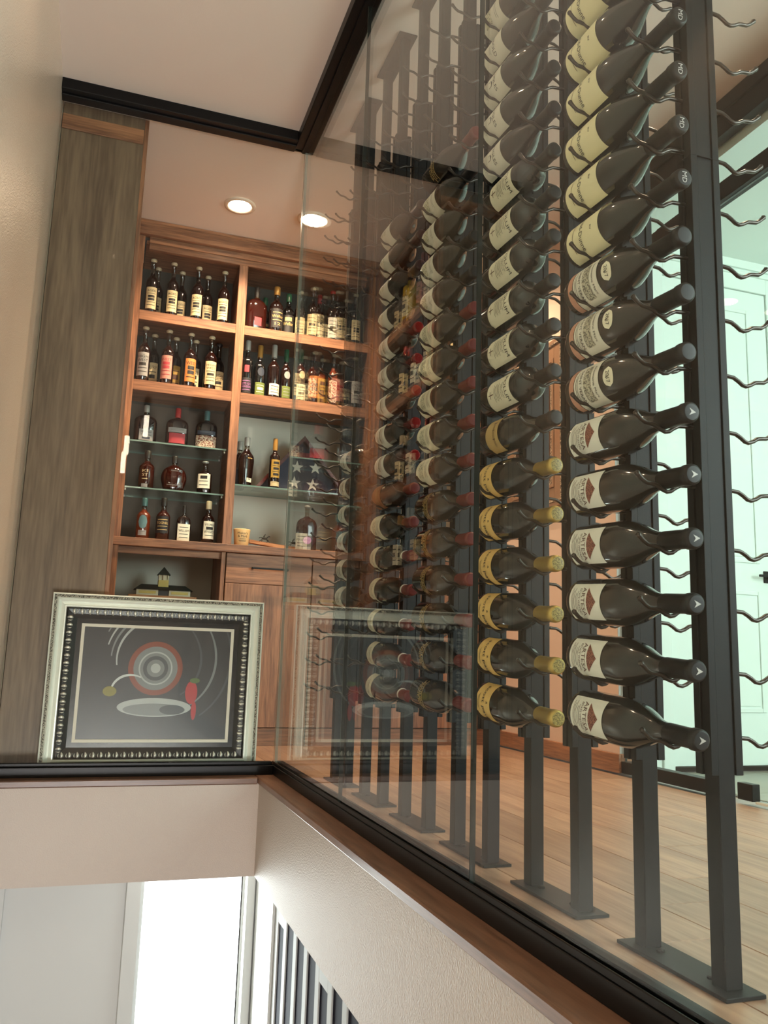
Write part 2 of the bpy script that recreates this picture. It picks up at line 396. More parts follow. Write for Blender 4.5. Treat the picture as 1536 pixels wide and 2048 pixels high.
# black frame of the glass front between wine room and hall
FX0, FX1 = WR - 0.002, WR + 0.05
sbox('trim_10', [(FX0, FX1, -4.6, -0.145, 2.655, H), (FX0 - 0.012, FX1, -4.6, -0.145, 2.745, 2.765)], M['black'], bev=0.002)
sbox('trim_11', [(FX0, FX1, -4.6, -0.49, 2.372, 2.452), (FX0 + 0.004, FX1, -0.49, -0.145, 2.372, 2.452)], M['black'], bev=0.002)
sbox('trim_12', [(FX0, FX1, -0.78, -0.145, 0.001, 0.052), (FX0, FX1, -0.80, -0.745, 0.001, 0.066)], M['black'], bev=0.002)
sbox('trim_13', (FX0 + 0.004, FX1 - 0.012, -0.945, -0.868, 0.006, 0.066), M['black'], bev=0.002)
sbox('trim_14', (WR + 0.01, WR + 0.035, -1.9, -0.95, 0.0, 0.008), M['white_label'])
pane('window_6', (WR + 0.018, WR + 0.028, -0.80, -0.147, 0.05, 2.373), 'x')
pane('window_7', (WR + 0.018, WR + 0.028, -1.80, -0.806, 0.012, 2.37), 'x')
pane('window_8', (WR + 0.018, WR + 0.028, -3.4, -0.147, 2.45, 2.656), 'x')

# lower storey seen under the floor edge
LZ = -2.7
sbox('floor_lower', (WL, 3.6, -7.6, 0.6, LZ - 0.1, LZ), M['plank'])
sbox('wall_lower_back', [(WL, -0.485, 0.37, 0.49, LZ, -0.366), (-0.032, 0.0, 0.37, 0.49, LZ, -0.366), (-0.485, -0.032, 0.37, 0.49, LZ, -1.95)], M['paint_white'])
sbox('trim_15', [(-0.545, -0.485, 0.345, 0.37, -1.95, -0.366), (-0.04, -0.005, 0.35, 0.37, -1.95, -0.366), (-0.485, -0.04, 0.35, 0.40, -1.98, -1.95)], M['paint_white'], bev=0.002)
sbox('trim_16', [(-1.08, -1.012, 0.35, 0.37, LZ, -0.366)], M['paint_white'], bev=0.002)
W9 = sbox('window_9', [(-0.485, -0.470, 0.40, 0.44, -1.95, -0.366), (-0.052, -0.040, 0.40, 0.44, -1.95, -0.366)], M['paint_white'])
box('window_seal', (-0.057, -0.052, 0.405, 0.44, -1.95, -0.366), M['black'], W9)
p9 = obj('window_pane', mesh('window_pane', *boxes([(-0.470, -0.057, 0.418, 0.424, -1.95, -0.366)]), mat=M['glass']), W9)
sbox('wall_lower_right', [(0.0, 0.12, -0.06, 0.37, LZ, -0.366), (0.05, 0.12, -4.6, -0.06, LZ, -0.366)], M['paint_white'])
sbox('trim_17', (-0.012, 0.0, -0.058, 0.03, LZ, -0.366), M['paint_white'], bev=0.002)
# dark lattice-fronted cabinet in the lower storey
M['lat_white'] = plain('lattice_white', srgb(176, 180, 180), rough=0.7, spec=0.1)
M['lat_dark'] = plain('dark_navy_panel', srgb(34, 34, 46), rough=0.8, spec=0.05)
LAT = thing('lattice_screen', 'white lattice screen with dark panes on the lower-storey wall', 'lattice', (0.02, -0.9, LZ))
yy = -0.06; ny = 10
box('dark_backing', (0.005, 0.045, -1.75, -0.0605, LZ, -0.37), M['lat_dark'], LAT)
yb = [-0.062, -0.215, -0.374, -0.532, -0.69, -0.842, -1.0, -1.157, -1.315, -1.472, -1.63]
for i, y in enumerate(yb):
    w_ = 0.054 if i == 0 else 0.046
    box('upright_bar', (-0.001, 0.005, y - w_, y, LZ, -0.37), M['lat_white'], LAT, 0.001)
for i in range(len(yb) - 1):
    a, b = yb[i + 1], yb[i] - (0.054 if i == 0 else 0.046)
    zs = {0: [-0.533, -1.15], 1: [-0.42, -1.5], 2: [-0.86, -1.7], 3: [-1.2, -0.40], 4: [-0.533, -1.15], 5: [-0.42, -1.5], 6: [-0.86], 7: [-1.2], 8: [-0.533], 9: [-0.86]}[i]
    for z in zs: box('cross_bar', (-0.0008, 0.005, a + 0.0005, b - 0.0005, z, z + 0.046), M['lat_white'], LAT, 0.001)

# stair shell behind the viewer: rear wall with an opening added for the foyer light
sbox('wall_rear', [(-1.08, -1.05, -7.6, -7.5, LZ, H), (1.25, 3.6, -7.6, -7.5, LZ, H), (-1.05, 1.25, -7.6, -7.5, LZ, -2.5), (-1.05, 1.25, -7.6, -7.5, -1.0, H)], M['paint'])
sbox('wall_far_right', (1.60, 1.66, -7.5, -4.6, LZ, H), M['paint'])
sbox('wall_near', (0.02, 1.60, -4.72, -4.601, 0.0, H), M['paint'])

# ================================================================== recessed downlights
M['lamp'] = emit('lamp_disc', (1.0, 0.82, 0.60), 26.0)
M['lamp_trim'] = plain('lamp_trim', srgb(225, 205, 185), rough=0.4)
ring = mesh('trim_ring', *lathe([(0.004, 0.058), (-0.002, 0.060), (-0.006, 0.066), (-0.004, 0.082), (0.004, 0.084)], 28), smooth=True, mat=M['lamp_trim'])
dv, df = lathe([(-0.001, 0.059), (0.0, 0.0001)], 28)
disc = mesh('lens', dv, df, mat=M['lamp'])
disc_dim = mesh('lens', dv, df, mat=emit('dim_added_lens', (1.0, 0.82, 0.60), 1.2))
def downlight(x, y, power, label, size=2.3, blend=0.9, lens=None, soft=0.018):
    t = thing('downlight', label, 'ceiling light', (x, y, H - 0.006), 'recessed ceiling downlights')
    obj('trim_ring', ring, t, Matrix.Identity(4)); obj('lens', lens or disc, t, Matrix.Identity(4))
    l = bpy.data.lights.new('downlight_beam', 'SPOT'); l.energy = power; l.spot_size = size; l.spot_blend = blend; l.color = (1.0, 0.70, 0.46); l.shadow_soft_size = soft
    o = bpy.data.objects.new('downlight_beam', l); COL.objects.link(o); o.location = (x, y, H - 0.022)
    return t
downlight(-0.2206, 0.668, 120, 'round recessed downlight in front of the seven cream-labelled bottles')
downlight(0.1725, 0.66, 120, 'round recessed downlight beside the corner of the glass walls')
downlight(1.12, 0.62, 85, 'round recessed downlight over the beige wall picture')
downlight(1.05, -1.75, 42, 'round recessed downlight between wine racks and glass door')

downlight(-0.84, -1.50, 13, 'added dim downlight over the stair for the glow on the left wall', lens=disc_dim, soft=0.008)  # unseen lamp, added for the warm glow on the left wall

# ================================================================== wine racks
ROW0 = 0.3674; PITCH = 0.1; NROW = 21
prof = [(0, 0), (0.012, 0), (0.028, -0.001), (0.038, -0.006), (0.047, -0.0122), (0.055, -0.0137), (0.064, -0.0105), (0.074, -0.0045), (0.083, -0.003), (0.093, -0.002), (0.101, 0.003), (0.108, 0.0095), (0.1105, 0.0120), (0.1130, 0.0142)]
rad = [0.0036] * 11 + [0.0040, 0.0050, 0.0030]
def peg_mesh(sign):
    V, Fc = tube([(sign * a, 0, b) for a, b in prof], rad, 7)
    if sign < 0: Fc = [f[::-1] for f in Fc]
    return mesh('peg', V, Fc, smooth=True, mat=M['peg'])
PEG = {-1: peg_mesh(-1), 1: peg_mesh(1)}
tube_me = mesh('post', *boxes([(-0.016, 0.016, -0.016, 0.016, 0.006, H - 0.006)], 0.0015), mat=M['rack'])
sv = []
for s in (-1, 1): pass
def strip_mesh(sign):
    a, b = (0.0162, 0.0300)
    lst = [(sign * a, sign * b, -0.0185, -0.0035, 0.313, 2.405), (sign * a, sign * b, 0.0035, 0.0185, 0.313, 2.405), (sign * a, sign * (b - 0.004), -0.0040, 0.0040, 0.313, 2.405)]
    lst = [(min(q[0], q[1]), max(q[0], q[1])) + q[2:] for q in lst]
    return mesh('peg_strip', *boxes(lst, 0.0008), mat=M['rack'])
STRIP = {-1: strip_mesh(-1), 1: strip_mesh(1)}
cap_me = mesh('strip_clip', *boxes([(-0.0303, 0.0303, -0.0188, 0.0188, 1.3545, 1.3555)], 0.0), mat=M['rack'])
bolt_me = mesh('bolt', *lathe([(0.0, 0.0075), (0.003, 0.0075), (0.0045, 0.005), (0.0045, 0.0001)], 10), mat=M['rack'])
RACK_LABEL = ['black rack frame holding the bottles with brick-red emblem labels', 'black rack frame holding the bottles with gold labels and gold capsules',
              'black rack frame holding the bottles with red capsules and dark gold-lettered labels', 'black rack frame holding the bottles with white-ringed capsules',
              'black rack frame holding only six white-labelled bottles', 'empty black rack frame with bare pegs']
for i in range(6):
    yn, yf = YP[2 * i], YP[2 * i + 1]
    t = thing('wine_rack', RACK_LABEL[i], 'wine rack', (XR, (yn + yf) / 2, 0), 'floor-to-ceiling wine racks')
    yc = (yn + yf) / 2; hl = (yf - yn) / 2 + 0.040
    for nm, z0, z1 in (('foot_plate', 0.0005, 0.0065), ('top_plate', H - 0.0065, H - 0.0005)):
        pl = obj(nm, mesh(nm, *boxes([(-0.036, 0.036, -hl, hl, z0, z1)], 0.0008), mat=M['rack']), t, Matrix.Identity(4))
        if z0 < 1:
            for s in (-1, 1): obj('bolt', bolt_me, pl, Matrix.Translation((0, s * 0.062, 0.0065)))
    for far, y in ((0, yn), (1, yf)):
        T = Matrix.Translation((0, y - yc, 0))
        obj('post', tube_me, t, T)
        for s in (-1, 1):
            st = obj('peg_strip', STRIP[s], t, T)
            for k in range(NROW):
                obj('peg', PEG[s], st, Matrix.Translation((s * 0.0295, 0, ROW0 - (0.0128 if far else 0) + PITCH * k)))
        obj('strip_clip', cap_me, t, T)

# ================================================================== wine bottles on the racks
def prof_r(P, z):
    for a, b in zip(P, P[1:]):
        if a[0] <= z <= b[0] and b[0] > a[0]: return a[1] + (b[1] - a[1]) * (z - a[0]) / (b[0] - a[0])
    return P[-1][1]
def smooth_prof(pts, n=6):
    out = []
    for i in range(len(pts) - 1):
        p0 = pts[max(i - 1, 0)]; p1 = pts[i]; p2 = pts[i + 1]; p3 = pts[min(i + 2, len(pts) - 1)]
        for k in range(n):
            t = k / n
            f = lambda a, b, c, d: 0.5 * (2 * b + (c - a) * t + (2 * a - 5 * b + 4 * c - d) * t * t + (3 * b - a - 3 * c + d) * t ** 3)
            out.append(tuple(f(p0[j], p1[j], p2[j], p3[j]) for j in range(len(p1))))
    out.append(pts[-1]); return out
BASE = [(0.012, 0.0001), (0.010, 0.012), (0.003, 0.027), (0.0, 0.034), (0.001, 0.0385)]
def burgundy(r=0.0415, L=0.312):
    return [(z, q * r / 0.0415) for z, q in BASE] + [(0.006, r - 0.0005), (0.012, r), (0.125, r)] + smooth_prof([(0.140, r * 0.985), (0.160, r * 0.90), (0.185, r * 0.70), (0.205, r * 0.51), (0.222, 0.0165), (0.240, 0.0145)], 3) + [(L - 0.016, 0.0140), (L - 0.006, 0.0140), (L - 0.004, 0.0001)]
def bordeaux(r=0.0385, L=0.302):
    return [(z, q * r / 0.0415) for z, q in BASE] + [(0.006, r - 0.0005), (0.012, r), (0.180, r)] + smooth_prof([(0.188, r * 0.985), (0.202, r * 0.86), (0.214, r * 0.58), (0.224, 0.0172), (0.236, 0.0150)], 3) + [(L - 0.016, 0.0140), (L - 0.006, 0.0140), (L - 0.004, 0.0001)]
def capsule(z0, L, r=0.0158):
    return [(z0, r - 0.0006), (z0 + 0.002, r), (L - 0.019, r - 0.0004), (L - 0.017, r + 0.0012), (L - 0.006, r + 0.0012), (L - 0.002, r + 0.0002), (L, r - 0.003)]
def capend(L, r=0.0128):
    return [(L, r), (L + 0.0002, r * 0.8), (L + 0.0001, 0.0001)]
class Kind: pass
KINDS = {}
def kind(name, P, glassm, capm, capz, labels, prints, capend_m=None, ring=None, mark=None):
    k = Kind(); L = P[-2][0] + 0.006
    k.P = P; k.L = L; r = max(p[1] for p in P)
    k.body = mesh('wine_bottle', *lathe(P, 32), smooth=True, mat=glassm)
    k.cap = mesh('capsule', *lathe(capsule(capz, L), 24), smooth=True, mat=capm)
    k.end = mesh('capsule_end', *lathe(capend(L, 0.0130), 24), smooth=True, mat=capend_m or capm)
    k.ring = mesh('capsule_band', *lathe([(capz - 0.004, 0.0164), (capz - 0.003, 0.0172), (capz + 0.004, 0.0170), (capz + 0.005, 0.0160)], 24), smooth=True, mat=ring) if ring else None
    k.mark = None
    if mark:
        V, Fc = mark; k.mark = mesh('end_mark', [(x, y, L + 0.0006) for x, y in V], Fc, mat=M['silver_mark'])
    xat = lambda z: prof_r(P, z)
    k.labels = []
    for (nm, vf, zc, mt) in labels:
        k.labels.append((nm, mesh(nm, *wrap(vf, r, r, zc, 0.0006, x_at=xat), smooth=True, mat=mt)))
    k.prints = []
    for (items, zc, mt) in prints:
        k.prints.append(mesh('lettering', *join(*[wrap((([(x, y + dy) for x, y in v]), f), r, r, zc, 0.0011, x_at=xat) for (v, f), dy in items]), mat=mt))
    KINDS[name] = k
def lab(w_, h_): return rect2d(-w_ / 2, w_ / 2, -h_ / 2, h_ / 2, 24)
def lines(n, w_, y0, dy, t=0.0011):
    out = []
    for i in range(n):
        ww = w_ * (1 - 0.18 * (i % 2)); out.append((rect2d(-ww / 2, ww / 2, -t / 2, t / 2, 10), y0 - dy * i))
    return out
T = text2d
arrow = ([(-0.006, -0.005), (0.006, -0.005), (0.0, 0.0075), (0.0, -0.001)], [(0, 3, 2), (3, 1, 2)])
kind('emblem', burgundy(), M['bottle'], M['cap_black'], 0.236, [('label', lab(0.070, 0.098), 0.066, M['white_label'])],
     [([(tri2d(0.050, 0.030, 0), 0.007)], 0.066, M['emblem']),
      ([(T('ARTESA', 0.052, 0.0115), -0.004), (T('ESTATE VINEYARD', 0.048, 0.0056), -0.0160)] + lines(2, 0.038, -0.0225, 0.0045, 0.0010) + lines(3, 0.05, -0.0325, 0.0040, 0.0009), 0.066, M['ink_brown'])], mark=arrow)
kind('year', burgundy(0.0420), M['bottle_brown'], M['cap_black'], 0.236, [('label', lab(0.104, 0.080), 0.079, M['cream_g']), ('strip_label', lab(0.100, 0.016), 0.029, M['pink']), ('neck_oval', disc2d(0, 0, 0.019, 0.0130), 0.1465, M['cream'])],
     [([(T('SAINT VERAN', 0.066, 0.0078), -0.0180), (T('Domaine Marc', 0.060, 0.0062), 0.026)] + lines(2, 0.06, -0.0285, 0.0045, 0.0010), 0.079, M['ink']),
      ([(lab(0.070, 0.024), 0.004)], 0.079, M['engraving']), ([(T('2017', None, 0.0080), 0.0)], 0.1465, M['ink'])])
kind('dunne', burgundy(0.0415, 0.316), M['bottle'], M['cap_black'], 0.232, [('label', lab(0.106, 0.108), 0.070, M['cream_y'])],
     [([(T('field-Dunne', 0.066, 0.0115), -0.004), (T('RV', None, 0.0055), 0.030)], 0.070, M['ink']), ([(rect2d(-0.03, 0.03, -0.0006, 0.0006, 8), -0.032)], 0.070, M['ink_brown'])],
     mark=join(T('MD', None, 0.009)))
kind('gold', burgundy(0.0415, 0.305), M['bottle'], M['cap_gold'], 0.234, [('label', lab(0.104, 0.068), 0.056, M['yellow'])],
     [([(T('scott paul', 0.080, 0.0165), 0.001), (T('&', None, 0.007), 0.021)] + lines(2, 0.036, -0.018, 0.0045, 0.0011), 0.056, M['ink'])], capend_m=M['cap_gold_end'])
kind('tan', burgundy(0.0410, 0.302), M['bottle_brown'], M['cap_black'], 0.240, [('label', lab(0.096, 0.060), 0.085, M['tan'])],
     [([(rect2d(-0.03, 0.03, -0.0007, 0.0007, 8), 0.008), (rect2d(-0.022, 0.026, 0.004, 0.0052, 8), 0.008), (rect2d(-0.028, -0.026, -0.006, 0.012, 1), 0.008), (rect2d(-0.010, -0.0085, -0.002, 0.008, 1), 0.008), (rect2d(0.010, 0.0115, -0.004, 0.008, 1), 0.008)], 0.085, M['ink_brown'])])
kind('polum', bordeaux(0.0392), M['bottle'], M['cap_black'], 0.236, [('label', lab(0.084, 0.108), 0.114, M['cream'])],
     [([(T('POLUM', 0.060, 0.0125), 0.034), (T('NAPA VALLEY', 0.036, 0.0042), 0.021), (T('MERLOT', 0.028, 0.004), 0.0135)] + lines(5, 0.040, 0.005, 0.0060, 0.0012), 0.114, M['ink']),
      ([(rect2d(-0.0085, 0.0085, -0.001, 0.001, 3), -0.038), (rect2d(-0.001, 0.001, -0.011, 0.011, 1), -0.035)], 0.114, M['ink_brown'])])
kind('ingles', burgundy(0.0410, 0.308), M['bottle'], M['cap_black'], 0.238, [('label', lab(0.098, 0.100), 0.070, M['cream_g'])],
     [([(T('INGLES', 0.052, 0.0105), 0.022), (rect2d(-0.007, -0.0058, -0.006, 0.006, 1), 0.0), (rect2d(0.0058, 0.007, -0.006, 0.006, 1), 0.0), (tri2d(0.016, 0.006, 0), 0.006)] + lines(4, 0.05, -0.016, 0.0055, 0.0009), 0.063, M['ink'])])
kind('nibold', burgundy(0.0410, 0.308), M['bottle'], M['cap_black'], 0.238, [('label', lab(0.098, 0.100), 0.070, M['cream_g'])],
     [([(T('NIBOLD', 0.056, 0.012), 0.014)] + lines(2, 0.03, -0.002, 0.005, 0.0009), 0.063, M['ink'])])
kind('darkgold', burgundy(0.0415, 0.306), M['bottle_brown'], M['cap_red'], 0.236, [('label', lab(0.108, 0.072), 0.062, M['bottle'])],
     [([(T('ESTATE GROWN', 0.080, 0.0075), 0.022), (rect2d(-0.048, 0.048, -0.0010, 0.0010, 12), 0.031), (rect2d(-0.048, 0.048, -0.0010, 0.0010, 12), 0.014), (T('PINOT NOIR', 0.074, 0.0075), 0.005)], 0.068, M['gold'])])
kind('cream_sketch', burgundy(0.0415, 0.306), M['bottle'], M['cap_red'], 0.236, [('label', lab(0.104, 0.092), 0.062, M['cream'])],
     [([(lab(0.046, 0.032), -0.010)], 0.062, M['sketch']), (lines(3, 0.05, 0.030, 0.006, 0.0011), 0.062, M['ink_brown'])])
kind('cream_dark', burgundy(0.0415, 0.306), M['bottle'], M['cap_black'], 0.236, [('label', lab(0.104, 0.094), 0.063, M['cream_g'])],
     [([(lab(0.040, 0.034), -0.016)], 0.063, M['sketch']), (lines(2, 0.046, 0.026, 0.006, 0.0011), 0.063, M['ink'])])
kind('ringed', burgundy(0.0410, 0.302), M['bottle_brown'], M['cap_red'], 0.240, [('label', lab(0.104, 0.052), 0.042, M['cream'])],
     [([(lab(0.05, 0.010), 0.004)], 0.040, M['sketch']), (lines(3, 0.05, -0.006, 0.005, 0.0009), 0.040, M['ink'])], ring=M['white_ring'])
kind('wax', bordeaux(0.0395, 0.300), M['bottle'], M['cap_wax'], 0.226, [('label', lab(0.100, 0.088), 0.074, M['white_label'])],
     [([(lab(0.050, 0.012), 0.004)], 0.070, M['engraving']), (lines(4, 0.056, 0.026, 0.0055, 0.0010) + lines(3, 0.056, -0.014, 0.0055, 0.0010), 0.070, M['ink'])])
kind('rust', burgundy(0.0410, 0.302), M['bottle_brown'], M['cap_red'], 0.236, [('label', lab(0.100, 0.080), 0.058, M['orange_label'])], [(lines(3, 0.05, 0.012, 0.008, 0.0012), 0.058, M['gold'])])
kind('plum', burgundy(0.0410, 0.306), M['bottle_brown'], M['cap_purple'], 0.226, [('label', lab(0.104, 0.090), 0.062, M['cream_g'])],
     [([(lab(0.016, 0.018), 0.006), (lab(0.012, 0.012), -0.018)], 0.052, M['sketch'])])
kind('white', burgundy(0.0410, 0.306), M['bottle'], M['cap_black'], 0.236, [('label', lab(0.104, 0.078), 0.055, M['white_label'])],
     [([(lab(0.034, 0.010), 0.012)], 0.048, M['engraving']), (lines(4, 0.044, -0.002, 0.005, 0.0009), 0.048, M['ink'])])

ORD = ['lowest', 'second', 'third', 'fourth', 'fifth', 'sixth', 'seventh', 'eighth', 'ninth', 'tenth']
DESC = dict(emblem='dark bottle with white label bearing a brick-red triangular emblem', year='brown bottle with oval 2017 neck sticker',
            dunne='dark bottle with plain pale-yellow wraparound label', gold='dark bottle with gold label and gold capsule', tan='brown bottle with tan script label and black capsule',
            polum='square-shouldered black bottle with tall cream label', ingles='black bottle with grey-cream label and small shield outline', nibold='black bottle with grey-cream label and one bold word',
            darkgold='brown bottle with black gold-lettered label and dark red capsule', cream_sketch='dark bottle with cream sketched label and dark red capsule', cream_dark='black-capsuled bottle with grey-cream sketched label',
            ringed='brown bottle with narrow cream label and white-ringed red capsule', wax='square-shouldered bottle with white label dipped in red wax', rust='brown bottle with rust-orange label', plum='brown bottle with plum capsule and pale label', white='dark bottle with white label')
def rack_bottle(kd, frame, row, nth, total):
    k = KINDS[kd]; yn, yf = YP[2 * frame], YP[2 * frame + 1]
    zr = ROW0 + PITCH * row
    r = max(p[1] for p in k.P)
    zn = zr - 0.0137 + 0.0040 + 0.0162; zb = zr - 0.0128 - 0.0137 + 0.0040 + r
    d = Vector((0, yn - yf, zn - zb)).normalized()
    zax = d; yax = Vector((1, 0, 0)); xax = yax.cross(zax)
    base = Vector((XR - 0.0295 - 0.055, yf, zb)) - d * (0.055 + random.uniform(-0.003, 0.003))
    mw = Matrix.Identity(4)
    for i in range(3): mw[i][0] = xax[i]; mw[i][1] = yax[i]; mw[i][2] = zax[i]; mw[i][3] = base[i]
    roll = math.radians(random.uniform(-7, 7) + 4)
    mw = mw @ Matrix.Rotation(roll, 4, 'Z')
    o = obj('wine_bottle', k.body, None, mw)
    lb = DESC[kd]
    if total > 1: lb += ', %s up' % ORD[nth] if nth else ', lowest of these in its column'
    tag(o, lb, 'bottle', 'wine bottles on the racks')
    I = Matrix.Identity(4)
    c_ = obj('capsule', k.cap, o, I); obj('capsule_end', k.end, c_, I)
    if k.ring: obj('capsule_band', k.ring, c_, I)
    if k.mark: obj('end_mark', k.mark, c_, I)
    first = None
    for nm, me in k.labels:
        q = obj(nm, me, o, I); first = first or q
    for me in k.prints: obj('lettering', me, first, I)
COLUMNS = {0: ['emblem'] * 6 + ['year'] * 3 + ['dunne'] * 7,
           1: ['gold'] * 6 + ['tan'] + ['polum'] * 6 + ['ingles'] * 3 + ['nibold', 'cream_dark'],
           2: ['darkgold'] * 6 + ['cream_sketch'] * 5 + ['cream_dark'] * 4 + ['darkgold2'],
           3: ['ringed'] * 5 + ['cream_sketch2', 'rust', 'wax', 'wax', 'wax', 'wax', 'wax', 'plum', 'plum', 'plum', 'plum'],
           4: [None] * 3 + ['white'] * 6}
KINDS['darkgold2'] = KINDS['darkgold']; DESC['darkgold2'] = 'topmost dark bottle above the sketched grey-cream labels, foil red-brown'
KINDS['cream_sketch2'] = KINDS['cream_sketch']; DESC['cream_sketch2'] = 'cream-labelled bottle resting just above the white-ringed capsules'
KINDS['cream_top'] = KINDS['cream_dark']; DESC['cream_top'] = 'cream-labelled bottle at the top of the square-shouldered column'
COLUMNS[1][-1] = 'cream_top'
for fr, colm in COLUMNS.items():
    for row, kd in enumerate(colm):
        if kd is None: continue
        same = [i for i, q in enumerate(colm) if q == kd]
        rack_bottle(kd, fr, row, same.index(row), len(same))

# ================================================================== back bookcase (walnut built-in)
BX0, BX1 = -0.717, WR - 0.002
BD = 0.36                     # depth
BACKY = YB + BD
CASE = thing('bookcase', 'walnut built-in bookcase along the back wall full of liquor bottles', 'bookcase', ((BX0 + BX1) / 2, YB, 1.056))
WX, WY, WZ = M['walnut_x'], M['walnut_y'], M['walnut_z']
box('crown', [(BX0, BX1, YB - 0.030, YB + 0.02, 2.735, H - 0.001), (BX0, BX1, YB - 0.036, YB - 0.030, 2.80, H - 0.001)], WX, CASE, 0.002)
box('top_rail', (BX0 + 0.064, BX1, YB - 0.004, YB + 0.02, 2.660, 2.735), WX, CASE, 0.002)
box('top_bead', (BX0 + 0.064, BX1, YB - 0.012, YB - 0.004, 2.695, 2.712), WX, CASE, 0.002)
STILES = [(BX0, -0.6765), (-0.151, -0.102), (0.600, 0.650), (1.47, BX1)]
for i, (a, b) in enumerate(STILES):
    box('stile', (a, b, YB - 0.002, YB + 0.02, 1.056, 2.735), WZ, CASE, 0.0015)
for (a, b) in STILES:
    c_ = (a + b) / 2
    wd = 0.012 if 0 < STILES.index((a, b)) < 3 else 0.009
    cc = {0: b - 0.010, 1: c_, 2: c_, 3: a + 0.010}[STILES.index((a, b))]
    box('divider', (cc - wd, cc + wd, YB + 0.02, BACKY - 0.012, 1.056, 2.735), WY, CASE)
BAYS = [(-0.6765, -0.151), (-0.102, 0.600), (0.650, 1.470)]
for (a, b) in BAYS:
    for (z0, z1) in ((2.250, 2.305), (1.852, 1.910)):
        box('shelf', [(a, b, YB, YB + 0.02, z0, z1), (a - 0.01, b + 0.01, YB + 0.02, BACKY - 0.012, z1 - 0.022, z1)], WX, CASE, 0.0012)
box('top_board', (BX0 + 0.05, BX1, YB + 0.02, BACKY - 0.012, 2.70, 2.72), WX, CASE)
M['shaded_back'] = plain('shaded_back_panel', srgb(66, 60, 52), rough=0.55, var=0.03)  # darker than the back panel paint: shade of the shelves put into the colour
box('back_panel', (BX0, BX1, BACKY - 0.012, BACKY, 1.871, 2.735), M['shaded_back'], CASE)
box('back_panel', (-0.70, -0.127, BACKY - 0.012, BACKY, 1.056, 1.871), M['dark_back'], CASE)
box('back_panel', (-0.126, BX1, BACKY - 0.012, BACKY, 1.056, 1.871), M['grey_back'], CASE)
def gshelf(x0, x1, z):
    V, Fc = boxes([(x0, x1, YB + 0.05, BACKY - 0.014, z - 0.008, z)]); me = mesh('glass_shelf', V, Fc, mats=[M['shelf_glass'], M['glass_edge2']])
    big = max(p.area for p in me.polygons); me.polygons.foreach_set('material_index', [0 if p.area > 0.3 * big else 1 for p in me.polygons])
    o = obj('glass_shelf', me, CASE)
    for x in (x0 + 0.004, x1 - 0.004):
        for y in (YB + 0.09, BACKY - 0.06): obj('shelf_pin', mesh('shelf_pin', *boxes([(x - 0.004, x + 0.004, y - 0.004, y + 0.004, z - 0.016, z - 0.008)], 0.001), mat=M['silver_mark']), o)
M['glass_edge2'] = plain('pale_glass_edge', srgb(112, 142, 134), rough=0.12, spec=0.8)
gshelf(-0.6735, -0.154, 1.590); gshelf(-0.6735, -0.154, 1.335)
gshelf(-0.099, 0.597, 1.400); gshelf(0.653, 1.467, 1.400)
# counter
tag(box('countertop', (BX0, BX1, YB - 0.016, BACKY, 1.012, 1.055), WX, None, 0.002), 'walnut counter slab under the whiskey bottles and candle', 'countertop')
# base units
B1 = thing('base_cabinet', 'open-fronted walnut base unit holding the toy stable', 'cabinet', (-0.42, YB, 0), 'walnut base cabinets')
box('side_panel', [(BX0, -0.680, YB - 0.002, BACKY - 0.012, 0.092, 1.011)], WZ, B1, 0.0015)
box('side_panel', [(-0.150, -0.128, YB - 0.002, BACKY - 0.012, 0.092, 1.011)], WZ, B1, 0.0015)
box('apron', (-0.680, -0.150, YB + 0.02, YB + 0.04, 0.975, 1.011), WX, B1, 0.001)
box('cubby_floor', (-0.680, -0.150, YB, BACKY - 0.012, 0.722, 0.745), WX, B1, 0.0015)
box('cubby_back', (-0.680, -0.150, BACKY - 0.012, BACKY, 0.092, 1.011), M['grey_back'], B1)
box('door', (-0.678, -0.152, YB - 0.002, YB + 0.018, 0.095, 0.720), WZ, B1, 0.0015)
box('toe_kick', (BX0, -0.128, YB + 0.005, YB + 0.03, 0.0, 0.090), WX, B1, 0.001)
hv = join(boxes([(-0.1, 0.1, -0.036, -0.028, -0.005, 0.005)], 0.001), boxes([(-0.1, -0.09, -0.030, 0.0, -0.005, 0.005), (0.09, 0.1, -0.030, 0.0, -0.005, 0.005)]))
HND = mesh('handle', *hv, mat=M['black'])
lbls = ['walnut base unit whose drawer front is beside the open cubby', 'walnut base unit with drawer, second from the open cubby', 'walnut base unit with drawer, third from the open cubby']
for i in range(3):
    a = -0.122 + 0.478 * i; b = a + 0.474 if i < 2 else BX1
    t = thing('base_cabinet', lbls[i], 'cabinet', ((a + b) / 2, YB, 0), 'walnut base cabinets')
    box('carcass', (a, b, YB + 0.0205, BACKY - 0.012, 0.092, 1.011), WZ, t)
    d = box('drawer_front', (a + 0.001, b - 0.001, YB, YB + 0.02, 0.850, 1.009), WX, t, 0.0015)
    obj('handle', HND, d, Matrix.Translation(((a + b) / 2, YB, 0.933)))
    d = box('door', (a + 0.001, b - 0.001, YB, YB + 0.02, 0.095, 0.847), WZ, t, 0.0015)
    box('toe_kick', (a, b, YB + 0.005, YB + 0.03, 0.0, 0.090), WX, t, 0.001)

